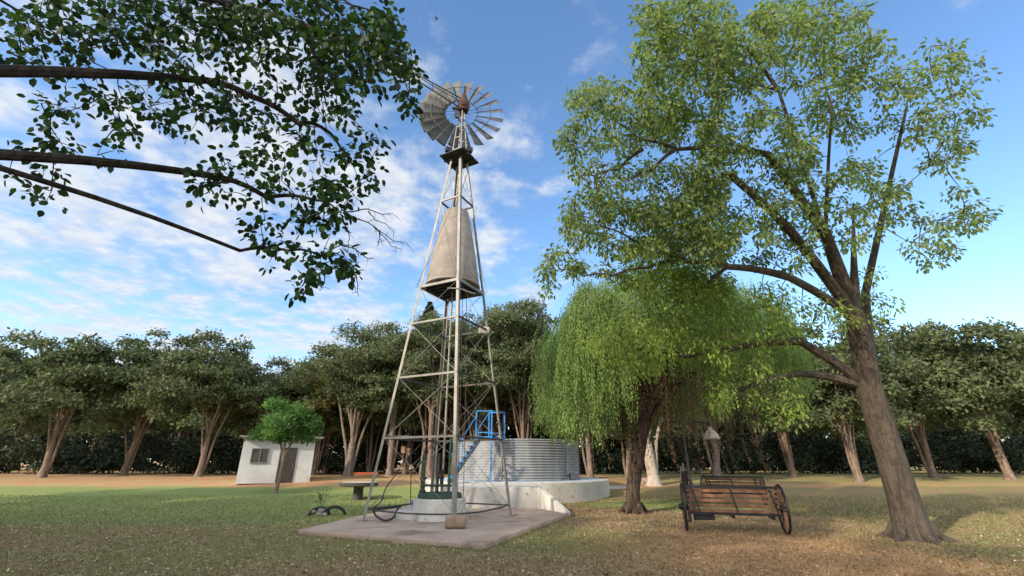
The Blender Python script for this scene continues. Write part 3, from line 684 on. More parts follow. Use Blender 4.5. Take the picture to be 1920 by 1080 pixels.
# ------------------------------------------------------------------ wagon wheel benches + lamp
def bench(loc, rz, label, W_=2.3):
    t_ = thing('wagon_wheel_bench', label, 'bench', loc, rz, 'wagon wheel benches')
    for k in range(5):
        MB().bar((.1, 0, .50+k*.115), (W_-.1, 0, .50+k*.115), .03, .078).build('back_slat', M['wood'], t_, bevel=.006)
    MB().bar((.06, -.02, 1.05), (W_-.06, -.02, 1.05), .06, .06).build('top_rail', M['iron'], t_)
    MB().bar((.06, 0, .43), (W_-.06, 0, .43), .05, .05).build('lower_rail', M['iron'], t_)
    for k in range(4):
        MB().bar((.1, .1+k*.115, .42), (W_-.1, .1+k*.115, .42), .09, .03).build('seat_slat', M['wood'], t_, bevel=.006)
    for xx in (.25, W_/2, W_-.25):
        m_ = MB(); m_.bar((xx, .02, .36), (xx, .55, .36), .06, .07); m_.bar((xx+.0, -.03, 1.0), (xx+.12, -.03, .40), .04, .03); m_.build('bracket', M['iron'], t_)
    m_ = MB(); m_.box((.45, .1, .34), (.5, .12, .14)); m_.build('axle_beam', M['iron'], t_)
    for xx in (0, W_):
        wc_ = Vector((xx, .15, .56)); m_ = MB()
        m_.tube([wc_+Vector((0, .54*math.cos(a), .54*math.sin(a))) for a in [2*math.pi*i/40 for i in range(41)]], .032, 8, cap=False)
        wh = m_.build('wheel', M['iron'], t_, smooth=True)
        MB().lathe([(.03, -.14), (.07, -.12), (.09, 0), (.07, .12), (.03, .14)], wc_, 12, axis=(1, 0, 0)).build('hub', M['iron'], wh, smooth=True)
        for k in range(12):
            a = 2*math.pi*k/12; MB().tube([wc_+Vector((0, .07*math.cos(a), .07*math.sin(a))), wc_+Vector((0, .53*math.cos(a), .53*math.sin(a)))], .017, 6).build('spoke', M['wood'], wh)
    return t_
b0 = gnd(1289, 997)
bench((b0.x, b0.y, 0), math.radians(-17), 'wooden slatted bench with black wagon wheel end, nearer one, back towards us')
b1 = gnd(1342, 948)
bench((b1.x+.05, b1.y+1.1, 0), math.radians(-36), 'wooden slatted bench with wagon wheel end behind the nearer wheel bench')
bp = at(1285, 905, 14.6)
ph = org(thing('iron_hand_pump', 'old black cast iron hand pump with hanging handle behind nearer wheel bench', 'pump'), (bp.x, 14.6, 0))
m_ = MB(); m_.lathe([(.12, -.02), (.12, .04), (.05, .07), (.05, .75), (.09, .80), (.095, 1.35), (.11, 1.37), (.11, 1.42), (.04, 1.50), (.03, 1.62)], (bp.x, 14.6, 0), 14); m_.build('pump_body', M['iron'], ph, smooth=True)
MB().tube([(bp.x, 14.6, 1.58), (bp.x-.10, 14.55, 1.50), (bp.x-.15, 14.5, 1.15), (bp.x-.24, 14.48, .72)], .018, 6).build('pump_handle', M['iron'], ph)
MB().tube([(bp.x+.05, 14.6, 1.15), (bp.x+.15, 14.55, 1.13), (bp.x+.18, 14.52, 1.0)], .035, 8).build('spout', M['iron'], ph)
lx = at(1287, 850, 15.1).x
lp = org(thing('park_lamp', 'black curved pole holding one pale bell shaped lamp shade at right', 'lamp'), (lx, 15.1, 0))
ztop = at(1300, 790, 15.1).z
pts = [(lx, 15.1, 0), (lx, 15.1, 1.2), (lx, 15.1, ztop-.35)]+[(lx+.30-.30*math.cos(a), 15.1, ztop-.35+.33*math.sin(a)) for a in [math.pi/2*i/6 for i in range(1, 7)]]+[(lx+.60, 15.1, ztop-.03), (lx+.86, 15.1, ztop-.06)]
MB().tube(pts, [.045, .04]+[.024]*(len(pts)-2), 8).build('pole', M['iron'], lp, smooth=True)
sx_ = lx+.88; m_ = MB(); zb = at(1337, 824, 15.1).z
prof = [(.25, 0), (.245, .06), (.21, .16), (.14, .25), (.075, .31), (.05, .37), (.03, .41)]
m_.lathe([(r, zb+z) for r, z in prof]+[(.01, zb+.42)], (sx_, 15.1, 0), 24, cap=False)
o = m_.build('lamp_shade', M['shade'], lp, smooth=True); sm_ = o.modifiers.new('t', 'SOLIDIFY'); sm_.thickness = .01
MB().tube([(sx_, 15.1, zb+.36), (sx_, 15.1, ztop-.05)], .015, 6).build('hanger', M['iron'], lp)
MB().lathe([(.03, zb+.2), (.06, zb+.14), (.07, zb+.08), (.04, zb+.02)], (sx_, 15.1, 0), 12).build('bulb', M['tabletop'], lp, smooth=True)

# ------------------------------------------------------------------ trees
def smoothpath(p0, p1, bend, n=5):
    out = []
    for i in range(n+1):
        f_ = i/n; out.append(p0.lerp(p1, f_)+bend*math.sin(math.pi*f_))
    return out
def grow(m_, nodes, targets, r0=.014, r1=.004, sag=.06, sides=4, pull=None):
    """attach each target to the nearest node by a thin curved twig; nodes accumulate"""
    N_ = np.array([list(n) for n in nodes]); T_ = np.array([list(t_) for t_ in targets])
    d0 = np.array([np.min(np.linalg.norm(N_-t_, axis=1)) for t_ in T_]); o_ = np.argsort(d0)
    buf = np.zeros((len(N_)+len(T_)*3, 3)); buf[:len(N_)] = N_; k = len(N_)
    for i in o_:
        t_ = T_[i]; d = np.linalg.norm(buf[:k]-t_, axis=1); j = int(np.argmin(d)); a = Vector(buf[j]); b = Vector(t_); ln = d[j]
        if ln < .02: continue
        bend = Vector((random.uniform(-1, 1), random.uniform(-1, 1), random.uniform(-.2, 1)))*ln*.12
        pts = smoothpath(a, b, bend, 3 if ln < .6 else 5)
        rr = min(.05, r0*(.6+ln*.5)); m_.tube(pts, [rr+(r1-rr)*q/(len(pts)-1) for q in range(len(pts))], sides, cap=False)
        buf[k] = pts[1]; buf[k+1] = pts[-2]; buf[k+2] = t_; k += 3
def clump_leaves(cents, per, rad, ln, wd, droop=.4, flat=.7):
    n = len(cents)*per; C_ = np.repeat(np.array([list(c) for c in cents]), per, 0)
    off = rdir(n)*(rng.random((n, 1))**.5)*rad; off[:, 2] *= flat
    D = nrmz(off)*.7+rdir(n)*.5; D[:, 2] -= droop
    N_ = rdir(n)*.6; N_[:, 2] += .7
    l = ln*(.65+.6*rng.random(n)); return leaf_arrays(C_+off, D, N_, l, l*wd, .12)

# left foreground tree
tl = org(thing('leafy_tree', 'dark leafy tree overhanging the upper left with broad heart shaped leaves', 'tree'), (-6.4, .6, 0))
blobs = [(600, 40, 60, 50, 44), (680, 60, 60, 50, 40), (728, 60, 26, 45, 18), (735, 105, 22, 35, 12), (758, 125, 14, 38, 12), (700, 120, 40, 28, 16), (620, 120, 60, 35, 30), (578, 180, 28, 40, 14), (764, 165, 8, 22, 5),
         (757, 205, 14, 10, 4), (778, 218, 4, 8, 2), (640, 185, 22, 14, 4), (600, 150, 20, 20, 5), (660, 165, 12, 15, 3), (702, 155, 12, 18, 3), (635, 195, 30, 20, 5), (640, 215, 12, 16, 4), (663, 160, 12, 6, 2), (690, 252, 20, 10, 3), (705, 270, 20, 12, 5), (680, 290, 28, 18, 8), (690, 330, 20, 15, 5), (635, 285, 12, 8, 3),
         (560, 230, 10, 40, 6), (575, 260, 22, 26, 6), (590, 290, 14, 14, 3), (570, 315, 18, 16, 3), (610, 345, 30, 16, 7), (635, 350, 16, 14, 4), (650, 370, 8, 14, 3), (575, 370, 22, 20, 6), (600, 395, 40, 18, 9), (630, 400, 22, 20, 6), (565, 400, 12, 18, 4), (580, 425, 26, 18, 6), (615, 435, 20, 14, 4), (575, 455, 20, 25, 6), (620, 475, 24, 14, 4),
         (640, 490, 24, 20, 7), (600, 490, 30, 20, 7), (575, 510, 20, 20, 5), (650, 505, 10, 8, 2), (563, 540, 6, 12, 3),
         (470, 60, 90, 70, 75), (300, 50, 120, 80, 80), (120, 60, 120, 80, 70), (470, 190, 70, 60, 34), (330, 190, 80, 60, 30), (160, 220, 100, 80, 30), (490, 320, 50, 60, 18), (400, 330, 60, 50, 12), (500, 450, 40, 50, 12), (60, 330, 50, 60, 10)]
cents = []
for bx, by, rx, ry, n in blobs:
    for i in range(n):
        if by > 140 and bx > 555 and random.random() < .28: continue
        a = random.uniform(0, 6.283); r = random.random()**.5
        zc = random.uniform(5.1, 7.2) if by < 220 else random.uniform(5.2, 6.2)
        cents.append(atd(bx+rx*r*math.cos(a), by+ry*r*math.sin(a), zc))
m_ = MB()
tr0 = Vector((-6.4, .6, 0)); fork = Vector((-6.0, 1.0, 3.6))
m_.tube([tr0+Vector((0, 0, -.1)), tr0+Vector((.0, .05, .4)), tr0+Vector((.15, .1, 1.8)), fork], [.36, .27, .23, .20], 14)
limbs = [[fork, Vector((-5.0, 2.2, 5.5)), atd(480, 20, 6.6), atd(600, 60, 6.3), atd(700, 90, 6.2), atd(760, 110, 6.1)],
         [fork, Vector((-4.9, 2.6, 4.5)), atd(380, 150, 6.3), atd(470, 180, 6.1), atd(560, 232, 6.0), atd(605, 240, 5.9), atd(640, 280, 5.8), atd(660, 310, 5.8)],
         [fork, Vector((-5.0, 3.2, 4.2)), atd(400, 330, 6.0), atd(500, 370, 5.9), atd(590, 375, 5.8), atd(640, 400, 5.7)],
         [Vector((-5.0, 3.2, 4.2)), atd(450, 470, 5.9), atd(540, 470, 5.8), atd(600, 480, 5.7), atd(640, 480, 5.7)],
         [atd(480, 20, 6.6), atd(560, -40, 6.4), atd(660, 10, 6.2), atd(730, 40, 6.1)],
         [fork, Vector((-6.5, 2.5, 6.5)), atd(100, 60, 7.0)], [fork, Vector((-6.8, -.5, 6)), Vector((-6, -2, 8.5))], [atd(585, 90, 6.2), atd(600, 160, 6.0), atd(612, 200, 6.0)]]
nodes = []
for l in limbs:
    k = len(l); st_ = .065 if l[0] is fork else .025
    P_ = []
    for i in range(k-1):
        for q in range(5): P_.append(l[i].lerp(l[i+1], q/5)+Vector((0, 0, .05*math.sin(math.pi*q/5))))
    P_.append(l[-1]); nodes += P_[::2]
    m_.tube(P_, [st_*(1-i/len(P_))**1.15+.006 for i in range(len(P_))], 8)
grow(m_, nodes, cents, .010, .003)
m_.build('trunk', M['bark_dark'], tl, smooth=True)
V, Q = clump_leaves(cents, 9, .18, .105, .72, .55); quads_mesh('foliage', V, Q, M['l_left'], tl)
# extra crown above and behind the viewpoint (part of same tree, shades it)
cc = [Vector((random.gauss(-6.5, 1.6), random.gauss(-1.2, 1.5), random.gauss(7.6, 1.3))) for _ in range(170)]
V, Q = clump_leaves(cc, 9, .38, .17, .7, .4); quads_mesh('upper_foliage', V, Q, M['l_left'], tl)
for pts in ([(650, 397), (690, 392), (715, 402), (735, 400)], [(648, 402), (690, 418), (712, 432), (738, 452), (762, 456)], [(700, 425), (722, 445), (735, 462), (752, 466)], [(640, 460), (665, 466), (690, 486), (700, 484)], [(600, 480), (640, 458), (660, 460), (672, 476)], [(655, 500), (668, 520), (672, 555)], [(690, 396), (704, 412), (722, 420), (738, 434)], [(712, 432), (712, 448), (708, 462)], [(610, 508), (608, 530), (600, 545)], [(668, 515), (662, 530), (668, 548)], [(640, 405), (655, 440), (652, 470)], [(560, 234), (600, 238), (632, 268)], [(605, 150), (602, 190), (612, 215), (620, 240)], [(628, 130), (632, 170), (631, 200)]):
    m_ = MB(); P_ = [atd(x, y, 5.7+random.uniform(-.05, .05)) for x, y in pts]
    out = []
    for i in range(len(P_)-1):
        for q in range(4): out.append(P_[i].lerp(P_[i+1], q/4)+Vector((random.uniform(-1, 1), random.uniform(-1, 1), random.uniform(-1, 1)))*.008)
    out.append(P_[-1]); m_.tube(out, [.009-.006*i/len(out) for i in range(len(out))], 4)
    for i in range(2, len(out), 2):
        d = Vector((random.uniform(-.6, 1), random.uniform(-1, 1), random.uniform(-1, .3)))*random.uniform(.05, .16); m_.tube([out[i], out[i]+d*.5+Vector((0, 0, .01)), out[i]+d], [.004, .003, .002], 3)
    m_.build('bare_twig', M['bark_dark'], tl)

# right foreground tree
rt = org(thing('spreading_tree', 'large tree reaching in from the right with drooping yellow green leaves', 'tree'), (9.2, 11.5, 0))
rb = [(1225, 25, 38, 30, 20), (1290, 40, 60, 45, 40), (1345, 60, 30, 60, 34), (1230, 85, 45, 30, 22), (1300, 120, 60, 45, 46), (1350, 160, 25, 60, 32), (1225, 130, 30, 22, 12), (1235, 180, 45, 30, 28), (1115, 165, 28, 16, 10), (1085, 190, 18, 22, 9), (1160, 160, 16, 8, 4), (1130, 200, 36, 26, 11),
      (1180, 215, 35, 25, 14), (1085, 230, 18, 22, 6), (1120, 255, 30, 20, 8), (1065, 258, 14, 12, 5), (1170, 270, 40, 18, 12), (1225, 240, 40, 30, 22), (1280, 230, 50, 40, 34), (1340, 260, 35, 50, 30),
      (1075, 285, 12, 16, 3), (1085, 320, 14, 18, 5), (1120, 305, 12, 10, 2), (1170, 310, 18, 14, 4), (1215, 305, 18, 18, 6), (1145, 335, 25, 10, 5), (1195, 338, 20, 8, 4), (1260, 330, 40, 25, 14), (1330, 340, 40, 40, 30),
      (1100, 365, 25, 14, 7), (1140, 372, 25, 18, 9), (1075, 395, 16, 20, 8), (1110, 400, 28, 24, 10), (1165, 400, 35, 30, 18), (1215, 400, 35, 40, 28), (1280, 400, 45, 40, 44), (1345, 420, 25, 60, 36),
      (1070, 430, 14, 20, 7), (1090, 455, 12, 8, 3), (1110, 440, 26, 16, 6), (1140, 465, 20, 14, 5), (1190, 460, 30, 22, 14), (1250, 460, 40, 22, 22), (1310, 480, 40, 24, 22),
      (1040, 482, 22, 10, 6), (1022, 508, 9, 10, 3), (1055, 505, 28, 12, 6), (1030, 545, 10, 10, 2), (1095, 505, 18, 10, 4), (1140, 505, 20, 12, 5),
      (1450, 100, 90, 90, 90), (1450, 280, 80, 80, 70), (1450, 440, 80, 80, 60), (1600, 150, 90, 120, 90), (1600, 380, 90, 90, 60), (1760, 200, 90, 120, 60), (1770, 420, 80, 80, 30), (1530, 30, 120, 40, 40)]
lime = [(1250, 440, 55, 30, 24), (1320, 390, 40, 55, 26), (1335, 290, 28, 40, 10), (1340, 460, 25, 45, 20), (1200, 480, 30, 20, 10), (1230, 505, 50, 22, 26), (1300, 525, 50, 28, 30), (1350, 560, 20, 50, 26), (1190, 530, 40, 20, 14), (1270, 580, 60, 30, 24), (1220, 610, 70, 28, 30), (1170, 655, 40, 30, 24), (1235, 650, 50, 26, 22), (1150, 625, 24, 18, 8), (1300, 640, 40, 26, 16), (1350, 640, 18, 40, 16), (1355, 700, 12, 40, 10), (1350, 750, 14, 20, 10), (1120, 640, 25, 25, 8), (1260, 540, 60, 20, 20), (1210, 690, 30, 12, 6),
        (1450, 600, 80, 60, 40), (1450, 740, 60, 60, 20), (1600, 560, 80, 60, 24)]
def samp(bl, z0_, z1_):
    out = []
    for bx, by, rx, ry, n in bl:
        for i in range(n):
            a = random.uniform(0, 6.283); r = random.random()**.5; out.append(atd(bx+rx*r*math.cos(a), by+ry*r*math.sin(a), random.uniform(z0_, z1_)))
    return out
rc = samp(rb, 9.2, 12.2); lc = samp(lime, 10.3, 12.8)
m_ = MB(); r0 = Vector((9.2, 11.5, 0)); f2 = Vector((8.9, 11.2, 3.4))
h1 = Vector((8.6, 10.6, 5.0))
m_.tube([r0-Vector((0, 0, .12)), r0+Vector((0, 0, .03)), r0+Vector((0, 0, .3)), r0+Vector((-.02, -.02, .9)), r0+Vector((-.1, -.1, 1.8)), f2, f2.lerp(h1, .5), h1, Vector((7.9, 9.9, 7)), atd(1440, 290, 10.7)], [.52, .44, .36, .32, .30, .28, .24, .20, .13, .07], 20)
m_.tube([f2-Vector((0, 0, .4)), f2+Vector((.3, .1, .8)), Vector((9.8, 11.5, 6)), atd(1700, 200, 11.5)], [.2, .16, .10, .03], 10)
for k_ in range(6):
    a_ = k_*1.07+.3; m_.tube([r0+Vector((.26*math.cos(a_), .26*math.sin(a_), .34)), r0+Vector((.48*math.cos(a_), .48*math.sin(a_), .06)), r0+Vector((.85*math.cos(a_), .85*math.sin(a_), -.07))], [.12, .09, .03], 7)
limbs = [[f2, h1, atd(1480, 520, 10.6), atd(1365, 500, 10.5), atd(1290, 490, 10.4), atd(1235, 478, 10.3), atd(1190, 452, 10.3), atd(1130, 425, 10.2), atd(1090, 405, 10.1)],
         [atd(1270, 490, 10.4), atd(1215, 502, 10.3), atd(1150, 517, 10.3), atd(1095, 518, 10.2), atd(1050, 505, 10.2)],
         [h1, atd(1480, 430, 10.8), atd(1365, 325, 10.8), atd(1330, 355, 10.8), atd(1275, 382, 10.7), atd(1215, 399, 10.6), atd(1160, 402, 10.6)],
         [h1, Vector((7.9, 9.9, 7)), atd(1440, 290, 10.7), atd(1365, 283, 10.6), atd(1270, 280, 10.5), atd(1200, 262, 10.5), atd(1150, 225, 10.4), atd(1110, 200, 10.4)],
         [atd(1265, 282, 10.5), atd(1225, 318, 10.4), atd(1180, 338, 10.4), atd(1130, 335, 10.3)], [atd(1205, 280, 10.5), atd(1160, 318, 10.4), atd(1115, 330, 10.3), atd(1085, 333, 10.3)],
         [Vector((7.9, 9.9, 7)), atd(1460, 170, 11), atd(1365, 150, 10.8), atd(1330, 175, 10.7), atd(1290, 200, 10.6)],
         [atd(1460, 170, 11), atd(1400, 90, 10.8), atd(1330, 75, 10.7), atd(1270, 65, 10.6), atd(1230, 40, 10.6)],
         [Vector((7.9, 9.9, 7)), atd(1560, 200, 11), atd(1500, 20, 11)], [Vector((8.9, 11.2, 3.4)), Vector((9.8, 11.5, 6)), atd(1700, 200, 11.5)], [h1, atd(1600, 380, 11)],
         [f2, atd(1500, 640, 11.2), atd(1365, 655, 11.2), atd(1290, 670, 11.3), atd(1210, 662, 11.3), atd(1180, 650, 11.3)], [f2, atd(1500, 700, 11.4), atd(1365, 740, 11.5), atd(1350, 800, 11.5)],
         [atd(1365, 500, 10.5), atd(1300, 560, 10.9), atd(1240, 590, 11)], [atd(1265, 69, 10.6), atd(1230, 35, 10.6), atd(1205, 30, 10.5)]]
nodes = []
for l in limbs:
    st_ = .13 if l[0] in (f2, h1) else .04; P_ = []
    for i in range(len(l)-1):
        for q in range(5): P_.append(l[i].lerp(l[i+1], q/5)+Vector((0, 0, .06*math.sin(math.pi*q/5))))
    P_.append(l[-1]); nodes += P_
    m_.tube(P_, [st_*(1-i/len(P_))**1.6+.011 for i in range(len(P_))], 8)
grow(m_, nodes, rc+lc, .016, .005)
m_.build('trunk', M['bark_mid'], rt, smooth=True)
V, Q = clump_leaves(rc, 32, .25, .12, .50, .75, .9); quads_mesh('foliage', V, Q, M['l_right'], rt)
V, Q = clump_leaves(lc, 42, .32, .11, .42, .7, .9); quads_mesh('lower_foliage', V, Q, M['l_lime'], rt)

# willow
wb = Vector((4.2, 17.0, 0))
wi = org(thing('weeping_willow', 'weeping willow with dark furrowed trunk and long hanging green strands', 'tree'), wb)
m_ = MB(); tp_ = [wb+Vector((0, 0, -.1)), wb+Vector((0, 0, .25)), at(1191, 880, 17)+Vector((0, 0, 0)), at(1200, 830, 17), at(1213, 760, 17), at(1222, 700, 17.1)]
W_ = [wb+Vector((0, 0, -.1)), wb+Vector((0, 0, .05)), wb+Vector((.0, 0, .25)), wb+Vector((.02, 0, .7)), tp_[2], tp_[2].lerp(tp_[3], .5), tp_[3], tp_[3].lerp(tp_[4], .5), tp_[4], tp_[5], at(1235, 640, 17.3)]
m_.tube(W_, [.34, .29, .25, .235, .24, .25, .24, .20, .16, .12, .08], 22)
m_.tube([tp_[3]+Vector((0, 0, -.2)), tp_[3]+Vector((.45, .1, .7)), tp_[3]+Vector((1.2, .2, 1.9)), tp_[3]+Vector((1.9, .2, 3.4))], [.12, .10, .08, .05], 10)
for k_ in range(5):   # knots and roots
    a_ = k_*1.3; m_.tube([wb+Vector((.22*math.cos(a_), .22*math.sin(a_), .28)), wb+Vector((.42*math.cos(a_), .42*math.sin(a_), .05)), wb+Vector((.7*math.cos(a_), .7*math.sin(a_), -.06))], [.12, .08, .03], 7)
hub_ = tp_[4]
wn = []
def wlimb(a, b, r_, lift):
    P_ = [a.lerp(b, i/8)+Vector((0, 0, lift*math.sin(math.pi*i/8*.9))) for i in range(9)]; m_.tube(P_, [r_*(1-i/9)+.02 for i in range(9)], 7); return P_
WCx, WCy, WR = 6.1, 17.8, 5.1
for i in range(13):
    a = 2*math.pi*i/13+.2; r = WR*random.uniform(.55, .9)
    wn += wlimb(hub_+Vector((0, 0, random.uniform(-.5, 1.2))), Vector((WCx+r*math.cos(a), WCy+r*math.sin(a), 6.0+random.uniform(-.5, .9))), .09, .7)
m_.build('trunk', M['bark_willow'], wi, smooth=True)
def dome(rr): return 6.3+2.5*np.clip(1-rr**3, 0, 1)**.6
BUN = []
for _ in range(190):
    a_ = random.uniform(0, 6.283); r_ = random.random()**.42; BUN.append((a_, r_, random.uniform(-.5, .3), random.uniform(0, 1)))
Vs = []; Qs = []; nv = 0; sm2 = MB()
NS = 4200
for i in range(NS):
    a, rr, dzb, lb = BUN[i % 190]; a += random.gauss(0, .055); rr = min(.999, max(.02, rr+random.gauss(0, .05)))
    lob = 1+.10*math.sin(3*a+1)+.06*math.sin(7*a)
    x = WCx+WR*rr*lob*math.cos(a); y = WCy+WR*.9*rr*lob*math.sin(a); zt = dome(min(rr, .999))+dzb+random.uniform(-.45, .2)
    left = math.cos(a) < .1
    low = 1.7+lb*1.3+random.random()**1.5*.9 if (rr > .6 and left) else (2.6+random.random()*1.6)
    if rr < .45: low = 3.6+random.random()*1.5
    if x > 4.2 and y < 18: low = max(low, 3.7+random.random())
    elif x > 6: low = min(low, 2.3+lb*1.6+random.random()*.8)
    if abs(x-(4.2+.2*3)) < .9 and y < 17.3: low = max(low, 4.0)
    # gathers into curtains
    ln = max(.8, zt-low)*random.uniform(.7, 1.0)
    n = int(ln/.06)
    z = zt-np.arange(n)*.06; ph_ = random.uniform(0, 6.28)
    ox = .14*np.sin((zt-z)*1.1+ph_)+.30*np.minimum(1, (zt-z)/1.2)*math.cos(a)*.8; oy = .14*np.cos((zt-z)*.9+ph_)+.30*np.minimum(1, (zt-z)/1.2)*math.sin(a)*.8
    C_ = np.stack([x+ox, y+oy, z], 1)+rng.normal(size=(n, 3))*.02
    D = rdir(n)*.55; D[:, 2] -= .9
    l = .085+.05*rng.random(n)
    v_, q_ = leaf_arrays(C_, D, rdir(n), l, .030, simple=True)
    Vs.append(v_); Qs.append(q_+nv); nv += len(v_)
    if i % 9 == 0: sm2.tube([tuple(C_[j]) for j in range(0, n, max(1, n//4))]+[tuple(C_[-1])], .004, 3, cap=False)
quads_mesh('foliage', np.concatenate(Vs), np.concatenate(Qs), M['l_willow'], wi)
Vs = []; Qs = []; nv = 0
for i in range(420):
    a = random.uniform(0, 6.283); rr = random.uniform(.15, .8); n = random.randint(30, 60)
    x = WCx+WR*rr*math.cos(a); y = WCy+WR*.9*rr*math.sin(a); z = random.uniform(4.4, 7.2)-np.arange(n)*.06
    C_ = np.stack([x+.1*np.sin(z*2), y+.1*np.cos(z*2), z], 1)+rng.normal(size=(n, 3))*.03
    D = rdir(n)*.5; D[:, 2] -= .9; v_, q_ = leaf_arrays(C_, D, rdir(n), .11, .03, simple=True); Vs.append(v_); Qs.append(q_+nv); nv += len(v_)
quads_mesh('dry_strands', np.concatenate(Vs), np.concatenate(Qs), M['l_dead'], wi)
sm2.build('hanging_twigs', M['bark_mid'], wi)

# background trees
def crown_arr(blobs_, per, size, squash=.75, shell=.55):
    Vs = []; Qs = []; nv = 0
    for (x, y, z, r) in blobs_:
        n = int(per*r*r); d = rdir(n); d[:, 2] = np.where(d[:, 2] < -.35, -d[:, 2]*.5, d[:, 2])
        R = r*(shell+(1-shell)*rng.random((n, 1))**.5)*(1+.38*np.sin(d[:, :1]*5+x*3)*np.cos(d[:, 1:2]*6+y*2+d[:, 2:3]*4))
        C_ = np.array([[x, y, z]])+d*R*np.array([[1, 1, squash]])
        D = d*.4+rdir(n); D[:, 2] -= .2; N_ = d+rdir(n)*.7
        l = size*(.6+.8*rng.random(n)); v_, q_ = leaf_arrays(C_, D, N_, l, l*.62, simple=True)
        Vs.append(v_); Qs.append(q_+nv); nv += len(v_)
    return np.concatenate(Vs), np.concatenate(Qs)
def bgtree(name, label, x, y, h, cr, leaf, bark, stems=6, base=.55, fork=1.9, group=None, per=640, size=.165, crown0=.33, seed=0, low=False):
    random.seed(seed+int(abs(x)*10)); z0_ = terr(x, y)
    t_ = org(thing(name, label, 'tree', group=group), (x, y, z0_)); m_ = MB()
    f_ = Vector((x+random.uniform(-.2, .3), y, z0_+fork))
    m_.tube([(x, y, z0_-.15), (x, y, z0_+.1), (x+.02, y, z0_+.7), f_], [base*1.1, base*.7, base*.48, base*.45], 12)
    tips = []
    stems = int(stems*1.6)
    for i in range(stems):
        a = 2*math.pi*(i+random.random()*.7)/stems; r = cr*random.uniform(.25, .75)
        e_ = Vector((x+r*math.cos(a), y+r*.8*math.sin(a), z0_+h*random.uniform(.62, .88)))
        s0 = Vector((x+.15*math.cos(a), y+.1, z0_+.2)) if (i % 3 == 0) else f_-Vector((0, 0, .3))
        md_ = s0.lerp(e_, .45)+Vector((-(e_-s0).x*.25, -(e_-s0).y*.25, .5)); pts = []
        for q in range(9):
            u_ = q/8; pts.append(s0*(1-u_)**2+md_*(2*u_*(1-u_))+e_*u_**2+Vector((math.sin(q*1.7+i)*.05, 0, 0)))
        m_.tube(pts, [base*.19*(1-u_/9.5)+.02 for u_ in range(9)], 7); tips += [pts[5], pts[7], e_]
        for q in (4, 5, 6, 7):
            d = Vector((random.uniform(-1, 1), random.uniform(-1, 1), random.uniform(.3, 1)))*random.uniform(.6, 1.3); m_.tube([pts[q], pts[q]+d*.5+Vector((0, 0, .1)), pts[q]+d], [.05, .035, .015], 5); tips.append(pts[q]+d)
    m_.build('trunk', bark, t_, smooth=True)
    bl = []
    for p in tips:
        if p.z > z0_+h*crown0: bl.append((p.x, p.y, p.z+.2, random.uniform(.6, 1.15)))
    for i in range(38):
        a = random.uniform(0, 6.28); r = cr*1.08*random.random()**.5; zz = z0_+h*(crown0+.1)+ (h*(.88-crown0))*math.sqrt(max(0, 1-(r/cr/1.08)**2))*random.uniform(.2, 1.08)
        bl.append((x+r*math.cos(a), y+r*math.sin(a), zz, random.choice([random.uniform(.4, .8), random.uniform(.8, 1.5)])))
    for i in range(9): a = random.uniform(0, 6.28); bl.append((x+cr*.95*math.cos(a), y+cr*.7*abs(math.sin(a)), z0_+h*random.uniform(.30, .55), random.uniform(.5, .95)))
    if low:
        for i in range(10): a = random.uniform(0, 6.28); bl.append((x+cr*.8*math.cos(a), y+cr*.8*math.sin(a), z0_+h*random.uniform(.3, .5), random.uniform(.6, 1)))
    V, Q = crown_arr(bl, per, size); quads_mesh('crown', V, Q, leaf, t_)
    return t_
GR = 'trees in the row behind the windmill'
def X_at(px, Y): return at(px, 860, Y).x
bgtree('broadleaf_tree', 'multi-stemmed tree with pale forking trunk behind the round table', X_at(656, 35), 35, 10.9, 4.2, M['l_bg'], M['bark_pale'], 7, .55, 2.3, GR, seed=1)
bgtree('broadleaf_tree', 'pale trunked tree between the left tower leg and the hand pump', X_at(732, 35.5), 35.5, 11.9, 3.9, M['l_bg'], M['bark_pale'], 6, .40, 3.8, GR, seed=2)
bgtree('broadleaf_tree', 'reddish split trunk tree directly behind the well and pipes', X_at(806, 33.5), 33.5, 11.5, 3.8, M['l_bg'], M['bark'], 5, .42, 3.4, GR, seed=3)
bgtree('broadleaf_tree', 'tall crowned tree rising behind the blue stair landing', X_at(893, 35), 35, 12.4, 4.2, M['l_bg'], M['bark_pale'], 8, .36, 1.6, GR, seed=4)
bgtree('broadleaf_tree', 'tall dark crowned tree behind the corrugated tank next to the willow', X_at(985, 34), 34, 13.0, 4.0, M['l_bg'], M['bark'], 7, .38, 2.2, GR, seed=5)
bgtree('olive_tree', 'yellowish olive tree at left edge behind the shed roof', X_at(592, 38), 38, 9.3, 3.2, M['l_bgy'], M['bark'], 5, .3, 2.5, GR, seed=6, low=True)
bgtree('broadleaf_tree', 'low bushy tree over the white shed roof at far left', X_at(520, 38), 38, 8.6, 3.4, M['l_bg'], M['bark'], 5, .4, 2.2, GR, seed=7, low=True)
bgtree('broadleaf_tree', 'slim reddish trunk tree seen under the willow strands right of tank', X_at(1105, 32), 32, 9.5, 3.0, M['l_bg'], M['bark_pale'], 5, .38, 3, GR, seed=8)
p = gnd(1226, 910)
bgtree('pale_trunk_tree', 'tree with whitewashed flared trunk just right of the willow trunk', p.x, p.y, 9.0, 2.8, M['l_bg'], M['bark_white'], 4, .62, 2.4, GR, seed=9)
bgtree('broadleaf_tree', 'forked reddish trunk tree behind the hanging lamp at right', X_at(1340, 33), 33, 10, 3.4, M['l_bg'], M['bark_pale'], 5, .5, 1.8, GR, seed=10)
bgtree('broadleaf_tree', 'dark trunked tree half hidden behind the willow trunk', X_at(1176, 30), 30, 8.5, 2.6, M['l_bg'], M['bark'], 4, .34, 3, GR, seed=21)
